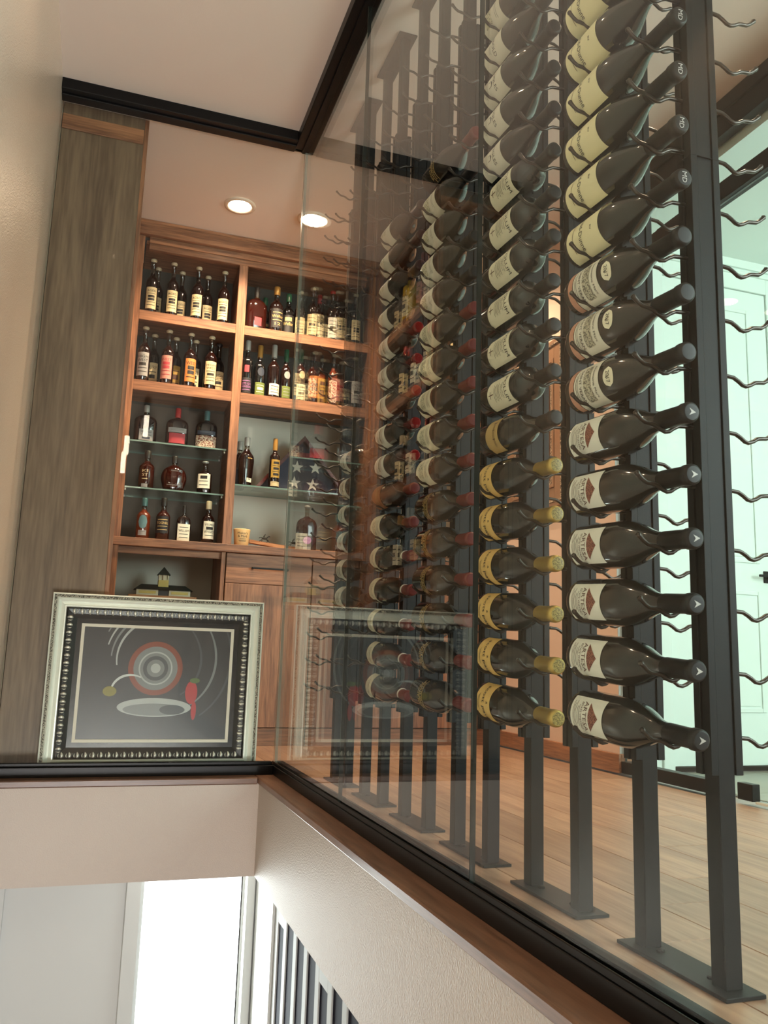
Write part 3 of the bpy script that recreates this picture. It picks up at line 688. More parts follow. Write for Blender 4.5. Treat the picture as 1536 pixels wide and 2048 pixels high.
# ================================================================== side bookcase on the left wall, seen end-on
M['dim_side_wood'] = wood('dim_side_walnut', srgb(84, 56, 40), srgb(132, 92, 66), 'y')  # darker walnut copy: weaker light on the side shelves put into its colour
SX0, SX1, SY0, SY1 = WL + 0.002, -0.742, 0.095, YB - 0.040
SB = thing('side_bookcase', 'walnut bookcase on the left wall, tall end panel facing the stair', 'bookcase', ((SX0 + SX1) / 2, (SY0 + SY1) / 2, 0))
ep = box('end_panel', (SX0, -0.737, SY0, SY0 + 0.02, 0.0, H - 0.002), M['end_panel'], SB, 0.001)
box('panel_rail', (SX0, -0.738, SY0 - 0.010, SY0 - 0.0005, 2.69, H - 0.06), M['walnut_x'], ep, 0.002)
box('end_stile', (-0.7365, -0.719, SY0 + 0.002, SY0 + 0.03, 0.0, H - 0.002), WZ, SB, 0.001)
box('back_board', (SX0, SX0 + 0.012, SY0 + 0.02, SY1, 0.0, H - 0.002), M['shaded_back'], SB)
box('far_side', (SX0 + 0.012, SX1, SY1 - 0.02, SY1, 0.0, H - 0.002), M['shaded_back'], SB)
box('corner_filler', (-0.742, BX0 - 0.001, SY1 - 0.02, YB, 0.0, H - 0.002), WZ, SB)
for z0, z1 in ((2.25, 2.305), (1.83, 1.885), (1.345, 1.40), (0.875, 0.935), (0.05, 0.09)):
    box('shelf', (SX0 + 0.012, SX1, SY0 + 0.02, SY1 - 0.02, z0, z1), M['dim_side_wood'], SB, 0.0015)
box('top_board', (SX0 + 0.012, SX1, SY0 + 0.02, SY1 - 0.02, 2.70, 2.73), M['dim_side_wood'], SB, 0.0015)
ymid = (SY0 + SY1) / 2
box('bin_divider', (SX0 + 0.012, SX1, ymid - 0.010, ymid + 0.010, 0.09, 0.875), M['dim_side_wood'], SB)
for (ya, yb_) in ((SY0 + 0.02, ymid - 0.010), (ymid + 0.010, SY1 - 0.02)):
    for s in (1, -1):
        y0, y1 = (ya, yb_) if s > 0 else (yb_, ya); zc = 0.09; h_ = abs(yb_ - ya)
        for zb in (0.09, 0.09 + h_):
            if zb + h_ > 0.885: continue
            dx = 0.0 if s > 0 else 0.003
            q = 0.008
            V = [(SX0 + 0.013, y0, zb + q), (SX1 - 0.002 - dx, y0, zb + q), (SX1 - 0.002 - dx, y1, zb + h_), (SX0 + 0.013, y1, zb + h_)]
            V += [(x, y, z - 0.016) for x, y, z in V]
            Fc = [(0, 1, 2, 3), (7, 6, 5, 4), (0, 4, 5, 1), (1, 5, 6, 2), (2, 6, 7, 3), (3, 7, 4, 0)]
            obj('diamond_board', mesh('diamond_board', V, Fc, mat=M['dim_side_wood']), SB)

# ================================================================== liquor bottles
M['amber'] = plain('amber_whiskey', srgb(48, 14, 7), rough=0.08, spec=0.6, coat=0.4)
M['amber_l'] = plain('light_amber_whiskey', srgb(96, 38, 12), rough=0.08, spec=0.6, coat=0.4)
M['dark_w'] = plain('dark_whiskey', srgb(24, 9, 7), rough=0.08, spec=0.6, coat=0.4)
M['black_w'] = plain('black_bottle', srgb(10, 10, 11), rough=0.1, spec=0.6, coat=0.4)
M['green_w'] = plain('green_bottle', srgb(14, 24, 15), rough=0.1, spec=0.6, coat=0.4)
M['yellow_w'] = plain('yellow_liqueur', srgb(206, 170, 40), rough=0.1, spec=0.6, coat=0.4)
M['neck'] = glass('neck_glass', tint=(0.72, 0.62, 0.52), f0=0.06)
M['cork'] = plain('pale_stopper', srgb(190, 172, 140), rough=0.5)
M['dk_stop'] = plain('dark_stopper', srgb(40, 36, 34), rough=0.35)
M['red_seal'] = plain('red_seal', srgb(160, 40, 40), rough=0.3)
M['teal_seal'] = plain('teal_seal', srgb(60, 96, 98), rough=0.3)
M['gold_seal'] = plain('gold_seal', srgb(170, 128, 62), rough=0.3, metal=0.3)
M['green_seal'] = plain('green_seal', srgb(30, 84, 58), rough=0.3)
M['silver_seal'] = plain('silver_seal', srgb(176, 178, 172), rough=0.3, metal=0.3)
LCOL = dict(cream='cream', creamy='cream_y', white='white_label', tan='tan')
for nme, c3 in dict(l_old=(214, 196, 150), l_pink=(196, 132, 116), l_orange=(206, 128, 62), l_black=(30, 28, 28), l_gold=(178, 142, 60), l_green=(104, 120, 52), l_teal=(92, 128, 130), l_red=(170, 52, 60), l_purple=(120, 84, 150), l_steel=(150, 150, 146), l_navy=(44, 52, 66), l_violet=(190, 120, 180)).items():
    M[nme] = plain(nme, srgb(*c3), rough=0.55, var=0.06, vscale=60)
M['scene_print'] = speckle('scene_print', srgb(120, 60, 44), srgb(210, 196, 168), scale=150, pos=0.5, width=0.06)
def shape(kd, h, w_):
    r = w_ / 2
    if kd == 'round':      # straight bourbon bottle with long neck
        P = [(0.004, 0.0001, 0.0001), (0.0, r * 0.88, r * 0.88), (0.004, r, r), (h * 0.56, r, r)] + smooth_prof([(h * 0.59, r * 0.97, r * 0.97), (h * 0.64, r * 0.78, r * 0.78), (h * 0.69, r * 0.46, r * 0.46), (h * 0.73, r * 0.37, r * 0.37)], 3)
        n0 = h * 0.73; nr = r * 0.37; ex = 2.0
    elif kd == 'slim':
        P = [(0.004, 0.0001, 0.0001), (0.0, r * 0.88, r * 0.88), (0.004, r, r), (h * 0.62, r, r)] + smooth_prof([(h * 0.65, r * 0.93, r * 0.93), (h * 0.69, r * 0.6, r * 0.6), (h * 0.73, r * 0.42, r * 0.42), (h * 0.77, r * 0.38, r * 0.38)], 3)
        n0 = h * 0.77; nr = r * 0.38; ex = 2.0
    elif kd == 'flask':    # broad flattened bottle
        d = r * 0.52
        P = [(0.004, 0.0001, 0.0001), (0.0, r * 0.92, d * 0.85), (0.006, r, d), (h * 0.55, r * 1.0, d)] + smooth_prof([(h * 0.62, r * 0.93, d * 0.95), (h * 0.68, r * 0.72, d * 0.8), (h * 0.72, r * 0.38, d * 0.5), (h * 0.75, r * 0.22, r * 0.22)], 3)
        n0 = h * 0.75; nr = r * 0.21; ex = 2.6
    elif kd == 'jug':
        d = r * 0.62
        P = [(0.004, 0.0001, 0.0001), (0.0, r * 0.66, d * 0.7), (0.006, r * 0.74, d * 0.8)] + smooth_prof([(h * 0.12, r * 0.84, d * 0.9), (h * 0.36, r, d), (h * 0.58, r * 0.86, d * 0.9), (h * 0.70, r * 0.45, d * 0.55), (h * 0.74, r * 0.21, r * 0.21)], 4)
        n0 = h * 0.74; nr = r * 0.20; ex = 2.0
    elif kd == 'square':
        P = [(0.004, 0.0001, 0.0001), (0.0, r * 0.92, r * 0.92), (0.005, r, r), (h * 0.55, r, r)] + smooth_prof([(h * 0.60, r * 0.95, r * 0.95), (h * 0.67, r * 0.6, r * 0.6), (h * 0.71, r * 0.36, r * 0.36), (h * 0.75, r * 0.33, r * 0.33)], 3)
        n0 = h * 0.75; nr = r * 0.33; ex = 3.4
    elif kd == 'taper':    # shoulders wider than the foot
        P = [(0.004, 0.0001, 0.0001), (0.0, r * 0.72, r * 0.6), (0.005, r * 0.78, r * 0.64), (h * 0.3, r * 0.9, r * 0.74)] + smooth_prof([(h * 0.52, r, r * 0.8), (h * 0.62, r * 0.9, r * 0.72), (h * 0.70, r * 0.5, r * 0.45), (h * 0.75, r * 0.32, r * 0.32)], 3)
        n0 = h * 0.75; nr = r * 0.31; ex = 2.6
    return P, n0, nr, ex
def liquor(x, y, z, h, kd, w_, glassm, capm, label, lbl=None, extra=(), stop='ball', group=None, rot=None, neckm=None):
    """lbl: (material, width fraction of bottle width, z0 frac, z1 frac, print text or None, ink); extra: more of the same"""
    P, n0, nr, ex = shape(kd, h, w_); r = w_ / 2
    rz = random.uniform(-0.25, 0.25) if rot is None else rot
    mw = Matrix.Translation((x, y, z + 0.0006)) @ Matrix.Rotation(rz, 4, 'Z')
    o = obj('liquor_bottle', mesh('liquor_bottle', *lathe(P, 24, ex), smooth=True, mat=glassm), None, mw)
    tag(o, label, 'bottle', group)
    I = Matrix.Identity(4)
    hs = h * 0.93 if stop == 'ball' else h * 0.86
    if stop == 'long': hs = h * 0.80
    obj('neck', mesh('neck', *lathe([(n0, nr), (hs - 0.004, nr * 0.98), (hs - 0.003, nr * 1.12), (hs, nr * 1.12), (hs + 0.0004, 0.0001)], 16), smooth=True, mat=neckm or M['neck']), o, I)
    if stop == 'ball':
        q = h - hs; rr = nr * 1.45
        pr = [(hs + 0.0006, nr * 1.05), (hs + q * 0.25, nr * 1.1), (hs + q * 0.3, rr * 0.9), (hs + q * 0.55, rr), (hs + q * 0.82, rr * 0.8), (h, rr * 0.25), (h + 0.0002, 0.0001)]
    else:
        pr = [(hs - 0.012, nr * 1.2), (hs, nr * 1.24), (h - 0.004, nr * 1.22), (h, nr * 1.05), (h + 0.0003, 0.0001)]
    obj('stopper', mesh('stopper', *lathe(pr, 16), smooth=True, mat=capm), o, I)
    first = None
    for lb in ([lbl] if lbl else []) + list(extra):
        mt, wf, a, b, tx, ink = lb
        flat = kd not in ('round', 'slim'); ry = P[3][2]
        za, zb = h * a, h * b; zc = (za + zb) / 2; hh = (zb - za)
        ww = w_ * wf
        if mt == 'disc': vf = disc2d(0, 0, ww / 2, hh / 2); mt = lb[5]; ink = 'ink'
        else: vf = rect2d(-ww / 2, ww / 2, -hh / 2, hh / 2, 14)
        q = obj('label', mesh('label', *wrap(vf, r, r if not flat else ry, zc, 0.0008, flat=flat, ex=ex), smooth=True, mat=M[mt]), o, I)
        first = first or q
        items = []
        if tx:
            ls = tx.split('|'); lh = hh * 0.8 / max(len(ls), 3)
            for i, s in enumerate(ls):
                yy = hh * 0.40 - lh * (i + 0.5)
                if s == '-': items.append((rect2d(-ww * 0.36, ww * 0.36, -lh * 0.08, lh * 0.08, 6), yy))
                elif s == '#': items.append((rect2d(-ww * 0.28, ww * 0.28, -lh * 0.4, lh * 0.4, 6), yy))
                elif s: items.append((text2d(s, min(ww * 0.84, lh * 0.7 * len(s)), lh * 0.72), yy))
        if items:
            obj('lettering', mesh('lettering', *join(*[wrap(([(x_, y_ + dy) for x_, y_ in v], f), r, r if not flat else ry, zc, 0.0016, flat=flat, ex=ex) for (v, f), dy in items]), mat=M[ink]), q, I)
    return o
YF, YK = 1.125, 1.225
G1 = 'bottles on the top left shelf'
ordn = ['nearest the tall end panel', 'second from the tall end panel', 'third from the tall end panel', 'nearest the divider']
for i, x in enumerate((-0.618, -0.506, -0.367, -0.219)):
    liquor(x, YF, 2.305, 0.342, 'round', 0.068, M['dark_w'], M['cork'], 'front-row round-stoppered bourbon with cream label on top shelf, ' + ordn[i], ('l_old', 0.92, 0.10, 0.47, 'AGED|-|#|#|-|-', 'ink'), group=G1)
for i, x in enumerate((-0.585, -0.450, -0.303)):
    liquor(x, YK, 2.305, 0.342, 'round', 0.068, M['dark_w'], M['cork'], 'rear-row round-stoppered bourbon with cream label on top shelf, ' + ordn[i], ('l_old', 0.92, 0.06, 0.43, 'AGED|-|#|#|-|-', 'ink'), group=G1)
G2 = 'bottles on the second left shelf'
for (x, y, lm, tx, ink, ds) in ((-0.630, YF, 'l_steel', 'HIGH|WEST|#|-|-', 'ink', 'with grey mountain label'), (-0.503, YF, 'l_pink', 'WEST|#|#|-|-', 'l_red', 'with pink mountain label'), (-0.383, YF, 'l_orange', 'WEST|#|#|-', 'ink', 'with orange sunset label'), (-0.268, YF, 'l_old', 'HIGH|WEST|-|#|-|-', 'ink', 'with cream label nearest the divider, front row'),
                                (-0.575, YK, 'l_old', 'OURY|-|#|-', 'ink', 'with cream leaf label behind the grey one'), (-0.455, YK, 'l_gold', '-|#|-', 'ink_brown', 'with gold label behind the pink one'), (-0.345, YK, 'cream_y', 'WEST|#|-|#', 'ink', 'with pale label behind the orange one'), (-0.212, YK, 'l_old', 'HIGH|WEST|#|-|-', 'ink', 'with black stopper and cream label by the divider')):
    liquor(x, y, 1.910, 0.335, 'round', 0.070, M['dark_w'] if y == YF else M['black_w'], M['cork'] if x < -0.22 else M['dk_stop'], 'long-necked rye ' + ds, (lm, 0.96, 0.12 if y == YF else 0.06, 0.52 if y == YF else 0.46, tx, ink), group=G2)
G3 = 'bottles on the top right shelf'
liquor(-0.028, YF, 2.305, 0.275, 'flask', 0.125, M['amber'], M['dk_stop'], 'broad reddish flask with gold neck seal on the top right shelf', None, [('l_red', 0.35, 0.12, 0.30, None, 'ink')], stop='long', group=G3, neckm=M['gold_seal'])
liquor(0.042, YK + 0.015, 2.305, 0.270, 'slim', 0.062, M['dark_w'], M['green_seal'], 'small dark bottle behind the broad red flask', ('l_black', 0.9, 0.1, 0.4, '#|-', 'gold'), stop='cap', group=G3)
liquor(0.086, YF - 0.012, 2.305, 0.292, 'round', 0.082, M['dark_w'], M['gold_seal'], 'stout bourbon with black and gold arched label', ('l_black', 1.0, 0.10, 0.50, '-|Weller|-|12', 'gold'), stop='cap', group=G3)
liquor(0.163, YF + 0.015, 2.305, 0.272, 'round', 0.072, M['black_w'], M['green_seal'], 'dark bourbon with green seal and gold script', ('l_black', 1.0, 0.08, 0.48, '#|Weller', 'gold'), stop='cap', group=G3)
liquor(0.232, YF + 0.01, 2.305, 0.305, 'round', 0.066, M['dark_w'], M['cork'], 'bourbon with tall cream script label beside the green-sealed one', ('l_old', 0.96, 0.04, 0.42, '-|Stitz|-|-|-', 'ink'), group=G3)
liquor(0.303, YF, 2.305, 0.335, 'round', 0.066, M['dark_w'], M['cork'], 'long-necked bourbon with cream label in front of a red-sealed one', ('l_old', 0.96, 0.08, 0.46, '-|-|#|-|-', 'ink'), group=G3)
liquor(0.362, YK - 0.03, 2.305, 0.325, 'round', 0.066, M['dark_w'], M['red_seal'], 'red-sealed bourbon with yellow-cream label in the rear row', ('cream_y', 0.96, 0.05, 0.42, '-|-|-|-', 'ink_brown'), stop='cap', group=G3)
liquor(0.425, YF, 2.305, 0.335, 'round', 0.066, M['dark_w'], M['red_seal'], 'front bourbon with greyish label and thin red stopper', ('cream_g', 0.96, 0.08, 0.46, '-|-|#|-|-', 'ink'), group=G3)
liquor(0.475, YK - 0.02, 2.305, 0.305, 'round', 0.070, M['dark_w'], M['dk_stop'], 'rear bourbon with large black script on a pale label', ('cream_g', 0.96, 0.05, 0.42, '|Weller|-', 'ink'), group=G3)
liquor(0.538, YF, 2.305, 0.338, 'round', 0.066, M['dark_w'], M['cork'], 'endmost cream-labelled bourbon of the top right shelf beside the rack', ('l_old', 0.96, 0.08, 0.46, '-|-|#|-|-', 'ink'), group=G3)
G4 = 'bottles on the second right shelf'
liquor(-0.062, YF, 1.910, 0.338, 'slim', 0.066, M['black_w'], M['silver_seal'], 'black bottle with violet lettering and red tag', ('l_black', 0.98, 0.06, 0.32, '-|LETS GO|WAGON|-', 'l_violet'), [('l_red', 0.40, 0.42, 0.54, None, 'ink')], stop='cap', group=G4)
liquor(0.010, YF, 1.910, 0.320, 'round', 0.070, M['black_w'], M['gold_seal'], 'dark bottle with olive-green striped foot label', ('l_green', 0.9, 0.05, 0.28, '-|#|-', 'cream_y'), [('disc', 0.6, 0.40, 0.56, None, 'l_navy')], stop='long', group=G4)
liquor(0.092, YF, 1.910, 0.335, 'round', 0.072, M['dark_w'], M['silver_seal'], 'red-brown bottle with white foot label and glass medallion', ('cream', 1.0, 0.08, 0.28, '-|FOUR|-', 'ink'), [('disc', 0.5, 0.42, 0.58, None, 'dark_w')], stop='long', group=G4)
liquor(0.163, YF, 1.910, 0.318, 'round', 0.062, M['dark_w'], M['green_seal'], 'bottle with green seal and silver oval medal', ('l_green', 0.9, 0.06, 0.28, '-|-|-', 'l_steel'), [('disc', 0.62, 0.42, 0.56, None, 'l_steel')], stop='long', group=G4)
liquor(0.250, YF, 1.910, 0.332, 'round', 0.066, M['amber'], M['green_seal'], 'amber bottle with gold round medal and cream foot label', ('cream_y', 0.96, 0.06, 0.34, '-|-|#|-', 'ink'), [('disc', 0.55, 0.44, 0.58, None, 'l_old')], stop='long', group=G4)
liquor(0.318, YF, 1.910, 0.322, 'round', 0.062, M['amber'], M['dk_stop'], 'bottle with brown pictorial label next to the gold medal', ('scene_print', 0.98, 0.14, 0.50, None, 'ink'), stop='cap', group=G4)
liquor(0.384, YF + 0.035, 1.910, 0.330, 'square', 0.050, M['amber_l'], M['dk_stop'], 'squarish golden bottle with all-over gilt label', ('l_gold', 0.95, 0.04, 0.54, '#|-|#|-|#', 'ink_brown'), stop='cap', group=G4)
liquor(0.440, YF - 0.025, 1.910, 0.322, 'round', 0.056, M['amber_l'], M['dk_stop'], 'slim bottle with pictorial tan label beside the gilt one', ('scene_print', 0.98, 0.06, 0.48, None, 'ink'), stop='cap', group=G4)
liquor(0.490, YK + 0.0, 1.910, 0.312, 'square', 0.052, M['amber_l'], M['dk_stop'], 'yellow-labelled square bottle in the rear row', ('l_gold', 0.95, 0.06, 0.46, '-|#|-', 'ink_brown'), stop='cap', group=G4)
liquor(0.545, YF, 1.910, 0.318, 'round', 0.064, M['black_w'], M['dk_stop'], 'navy-labelled dark bottle at the shelf end beside the rack', ('l_navy', 0.98, 0.20, 0.50, '-|-|-', 'l_steel'), stop='cap', group=G4)
G5 = 'bottles on the glass shelves'
liquor(-0.590, 1.16, 1.590, 0.215, 'flask', 0.122, M['dark_w'], M['silver_seal'], 'flat flask with blue-grey race label on the upper glass shelf', ('l_steel', 0.62, 0.05, 0.34, '-|-|#', 'l_navy'), stop='cap', group=G5, rot=0.15)
liquor(-0.421, 1.16, 1.590, 0.218, 'flask', 0.122, M['dark_w'], M['red_seal'], 'flat flask with red neck and rose-red label on the upper glass shelf', ('l_red', 0.70, 0.06, 0.32, None, 'ink'), [('l_steel', 0.8, 0.34, 0.46, '-|-', 'ink')], stop='long', group=G5, rot=0.0, neckm=M['red_seal'])
liquor(-0.262, 1.16, 1.590, 0.222, 'flask', 0.122, M['black_w'], M['teal_seal'], 'flat dark flask with teal neck and horse-race picture label', ('scene_print', 0.92, 0.04, 0.33, None, 'ink'), [('l_navy', 0.8, 0.36, 0.46, '-|-', 'l_steel')], stop='long', group=G5, rot=-0.05, neckm=M['teal_seal'])
liquor(-0.565, 1.16, 1.335, 0.215, 'round', 0.082, M['amber'], M['dk_stop'], 'round-shouldered bottle with upright etched letters', None, [('l_steel', 0.4, 0.03, 0.12, None, 'ink'), ('amber', 0.5, 0.16, 0.54, 'KI|ST|-', 'l_old')], stop='cap', group=G5)
liquor(-0.420, 1.16, 1.335, 0.200, 'jug', 0.138, M['amber'], M['dk_stop'], 'globe-shaped jug with white flowing script', ('amber', 0.72, 0.10, 0.42, 'VALLEY|-|#|-', 'l_steel'), [('amber', 0.6, 0.44, 0.60, 'Casual', 'l_steel')], stop='cap', group=G5, rot=0.0)
liquor(-0.253, 1.16, 1.335, 0.190, 'square', 0.078, M['dark_w'], M['silver_seal'], 'faceted bottle with white label and black brush mark', ('cream', 0.86, 0.16, 0.58, '#|-|-', 'ink'), stop='ball', group=G5)
G6 = 'bottles standing on the counter'
liquor(-0.563, YF + 0.01, 1.055, 0.228, 'round', 0.072, M['amber_l'], M['teal_seal'], 'light amber bottle with round teal label on the counter', ('disc', 0.66, 0.26, 0.58, None, 'l_teal'), [('l_steel', 0.6, 0.10, 0.22, '-', 'ink')], stop='cap', group=G6)
liquor(-0.461, YF + 0.01, 1.055, 0.238, 'round', 0.074, M['amber'], M['dk_stop'], 'bottle with black and bronze label on the counter', ('l_black', 1.0, 0.18, 0.56, '-|TOGNEL|-|-', 'gold'), stop='cap', group=G6)
liquor(-0.352, YF + 0.01, 1.055, 0.205, 'flask', 0.078, M['dark_w'], M['dk_stop'], 'small flask with black stopper and tilted cream label', ('cream', 0.84, 0.05, 0.50, '-|WILLIAM|-|-', 'ink'), stop='cap', group=G6)
liquor(-0.222, YF + 0.01, 1.055, 0.242, 'round', 0.070, M['dark_w'], M['cork'], 'bottle with white stopper strip and plain white whiskey label', ('cream', 1.0, 0.12, 0.52, 'WYOMING|#|WHISKEY|-', 'ink'), stop='cap', group=G6)
liquor(-0.030, 1.150, 1.400, 0.285, 'taper', 0.088, M['dark_w'], M['silver_seal'], 'tapered brown bottle with silver stopper on the glass shelf', ('dark_w', 0.6, 0.34, 0.60, '#|-', 'gold'), [('cream', 0.38, 0.08, 0.16, '#', 'ink')], stop='cap', group=G5, rot=0.5)
liquor(-0.052, 1.260, 1.400, 0.285, 'taper', 0.084, M['dark_w'], M['silver_seal'], 'second tapered brown bottle, standing behind its twin', None, [('l_navy', 0.5, 0.10, 0.5, None, 'ink')], stop='cap', group=G5)
liquor(0.126, 1.122, 1.400, 0.288, 'slim', 0.060, M['dark_w'], M['gold_seal'], 'slim bottle with bronze wax top and gilt label before the flag case', ('l_gold', 1.0, 0.20, 0.56, '#|-|#|-|#', 'ink'), [('l_old', 1.0, 0.03, 0.12, '-', 'ink')], stop='long', group=G5, neckm=M['green_w'])
liquor(0.325, 1.105, 1.055, 0.262, 'flask', 0.118, M['amber'], M['silver_seal'], 'broad decanter flask with crystal stopper and pink oval label', None, [('disc', 0.42, 0.14, 0.30, None, 'l_violet'), ('l_steel', 0.36, 0.0, 0.09, None, 'ink')], stop='ball', group=G6, rot=0.0)
G7 = 'bottles in the far bay behind the racks'
for i, x in enumerate((0.74, 0.90, 1.06, 1.22)):
    liquor(x, YF, 2.305, 0.32, 'round', 0.068, M['dark_w'], M['cork'], 'bourbon in the top of the far bay behind the racks, %s from the middle stile' % ['first', 'second', 'third', 'fourth'][i], ('l_old', 0.96, 0.08, 0.46, '-|#|-', 'ink'), group=G7)
    liquor(x + 0.03, YF, 1.910, 0.31, 'round', 0.068, M['amber'], M['dk_stop'], 'bottle on the second shelf of the far bay, %s from the middle stile' % ['first', 'second', 'third', 'fourth'][i], ('l_orange', 0.96, 0.08, 0.46, '-|#|-', 'ink'), group=G7)
# bottles of the side bookcase (they show as reflections in the long glass wall)
G8 = 'bottles in the side bookcase'
SXB = -0.80
for (y, z, h, w_, gm, cm, lm, ds, kd) in ((0.66, 2.305, 0.33, 0.088, 'yellow_w', 'gold_seal', 'cream_y', 'tall bright yellow liqueur bottle', 'slim'), (0.46, 2.305, 0.33, 0.074, 'dark_w', 'red_seal', 'l_pink', 'bottle with pink and red banded label', 'slim'),
                                          (0.36, 2.305, 0.34, 0.070, 'dark_w', 'cork', 'cream', 'slender bottle with cream label beside the banded one', 'round'), (0.82, 2.305, 0.28, 0.07, 'dark_w', 'dk_stop', 'l_old', 'short bottle next to the yellow one', 'round'),
                                          (0.70, 1.885, 0.30, 0.075, 'dark_w', 'red_seal', 'l_old', 'red-sealed bottle on the second side shelf', 'round'), (0.52, 1.885, 0.30, 0.075, 'dark_w', 'dk_stop', 'cream', 'dark-stoppered bottle on the second side shelf', 'round'), (0.34, 1.885, 0.31, 0.07, 'amber', 'red_seal', 'cream_y', 'amber bottle on the second side shelf', 'round'),
                                          (0.72, 1.40, 0.28, 0.08, 'amber', 'cork', 'l_old', 'cork-stoppered bottle on the third side shelf', 'round'), (0.55, 1.40, 0.30, 0.075, 'dark_w', 'dk_stop', 'cream', 'cream-labelled bottle on the third side shelf', 'square'), (0.36, 1.40, 0.30, 0.08, 'dark_w', 'red_seal', 'l_steel', 'grey-labelled bottle on the third side shelf', 'flask'),
                                          (0.72, 0.935, 0.30, 0.075, 'green_w', 'gold_seal', 'cream', 'green bottle above the diamond bins', 'slim'), (0.58, 0.935, 0.32, 0.075, 'black_w', 'silver_seal', 'l_navy', 'navy-labelled bottle above the diamond bins', 'slim'), (0.44, 0.935, 0.29, 0.08, 'amber', 'dk_stop', 'l_old', 'amber bottle above the diamond bins', 'square'), (0.30, 0.935, 0.30, 0.075, 'dark_w', 'cork', 'l_orange', 'orange-labelled bottle above the diamond bins', 'round')):
    liquor(SXB, y, z, h, kd, w_, M[gm], M[cm], ds, (lm, 0.95, 0.10, 0.46, '-|#|-', 'ink'), stop='cap', group=G8, rot=R90)

# ================================================================== small things on the shelves
# flag case
M['mahogany'] = wood('mahogany', srgb(58, 22, 20), srgb(96, 40, 34), 'x', rough=0.25)
M['flag_blue'] = plain('flag_blue_cloth', srgb(52, 58, 74), rough=0.8, var=0.1, vscale=80)
M['flag_red'] = plain('flag_red_cloth', srgb(120, 40, 48), rough=0.8)
M['star'] = plain('star_white', srgb(226, 224, 210), rough=0.7)
FY = 1.215; FZ = 1.4008; ax, az, bl, br = 0.305, 1.738, 0.022, 0.588
FC = thing('flag_case', 'triangular mahogany case with a folded starred flag', 'flag case', (ax, FY, FZ))
def triprism(pts, y0, y1):
    n = len(pts); V = [(x, y0, z) for x, z in pts] + [(x, y1, z) for x, z in pts]
    return V, [tuple(range(n)), tuple(range(2 * n - 1, n - 1, -1))] + [(i, i + n, (i + 1) % n + n, (i + 1) % n) for i in range(n)]
def inset(pts, d):
    cx = sum(p[0] for p in pts) / 3; cz = sum(p[1] for p in pts) / 3
    return [(x + (cx - x) * d, z + (cz - z) * d) for x, z in pts]
tp = [(bl, FZ), (br, FZ), (ax, az)]
ip = inset(tp, 0.13)
for i in range(3):
    a, b = tp[i], tp[(i + 1) % 3]; c_, d = ip[(i + 1) % 3], ip[i]
    obj('case_rail', mesh('case_rail', *triprism([a, b, c_, d], FY - 0.05, FY + 0.05), mat=M['mahogany']), FC)
obj('flag', mesh('flag', *triprism(inset(tp, 0.125), FY - 0.010, FY + 0.045), mat=M['flag_blue']), FC)
obj('red_fold', mesh('red_fold', *boxes([(0.275, 0.345, FY - 0.013, FY - 0.0105, 1.615, 1.645)], 0.001), mat=M['flag_red']), FC)
def star(cx, cz, r):
    pts = []
    for k in range(10):
        q = r if k % 2 == 0 else r * 0.40; t = math.pi / 2 + k * math.pi / 5; pts.append((cx + q * math.cos(t), cz + q * math.sin(t)))
    V = [(x, FY - 0.013, z) for x, z in pts] + [(cx, FY - 0.013, cz)]
    return mesh('star', V, [(10, k, (k + 1) % 10) for k in range(10)], mat=M['star'])
for (x, z) in ((0.275, 1.555), (0.385, 1.560), (0.262, 1.462), (0.372, 1.458)): obj('star', star(x, z, 0.040), FC)
# candle tumbler
CN = thing('candle_tumbler', 'cream candle tumbler with black lettering on the counter', 'candle', (-0.034, 1.13, 1.0555))
M['wax_cream'] = plain('cream_wax', srgb(228, 190, 130), rough=0.5)
obj('tumbler', mesh('tumbler', *lathe([(0.0, 0.0001), (0.0, 0.036), (0.004, 0.038), (0.094, 0.046), (0.098, 0.046), (0.098, 0.043), (0.08, 0.0415), (0.08, 0.0001)], 28), smooth=True, mat=M['wax_cream']), CN, Matrix.Identity(4))
cv = []
def cone_wrap(vf, zc, r0):
    V, Fc = vf; return [((r0 + (zc + y) * 0.085 + 0.0008) * math.sin(x / 0.042), -(r0 + (zc + y) * 0.085 + 0.0008) * math.cos(x / 0.042), zc + y) for x, y in V], Fc
obj('lettering', mesh('lettering', *join(cone_wrap(text2d("Maker's", 0.056, 0.013), 0.074, 0.038), cone_wrap(text2d('& Mark', 0.052, 0.013), 0.057, 0.038), cone_wrap(text2d('WHISKEY', 0.034, 0.006), 0.042, 0.038), cone_wrap(rect2d(-0.022, 0.022, -0.001, 0.001, 8), 0.033, 0.038), cone_wrap(rect2d(-0.018, 0.018, -0.001, 0.001, 8), 0.028, 0.038)), mat=M['ink']), CN, Matrix.Identity(4))
# barrel stave with small horse figures
STV = thing('barrel_stave', 'bent oak barrel stave lying on the counter under racing horse figures', 'stave', (0.28, 1.21, 1.0555))
V, Fc = [], []; n = 14
def stz(u): return 0.009 + 0.036 * (1 - u) ** 2
for i in range(n + 1):
    u = i / n; x = 0.018 - 0.28 + 0.55 * u; y = -0.01 - 0.03 * u; z = stz(u)
    V += [(x, y - 0.022, z - 0.009), (x, y + 0.022, z - 0.009), (x, y + 0.022, z + 0.009), (x, y - 0.022, z + 0.009)]
for i in range(n):
    for k in range(4): Fc.append((4 * i + k, 4 * i + (k + 1) % 4, 4 * i + 4 + (k + 1) % 4, 4 * i + 4 + k))
Fc += [(3, 2, 1, 0), tuple(4 * n + k for k in range(4))]
obj('stave_board', mesh('stave_board', V, Fc, mat=M['light_wood']), STV, Matrix.Identity(4))
M['pewter'] = plain('dark_pewter', srgb(58, 54, 50), rough=0.4, metal=0.5)
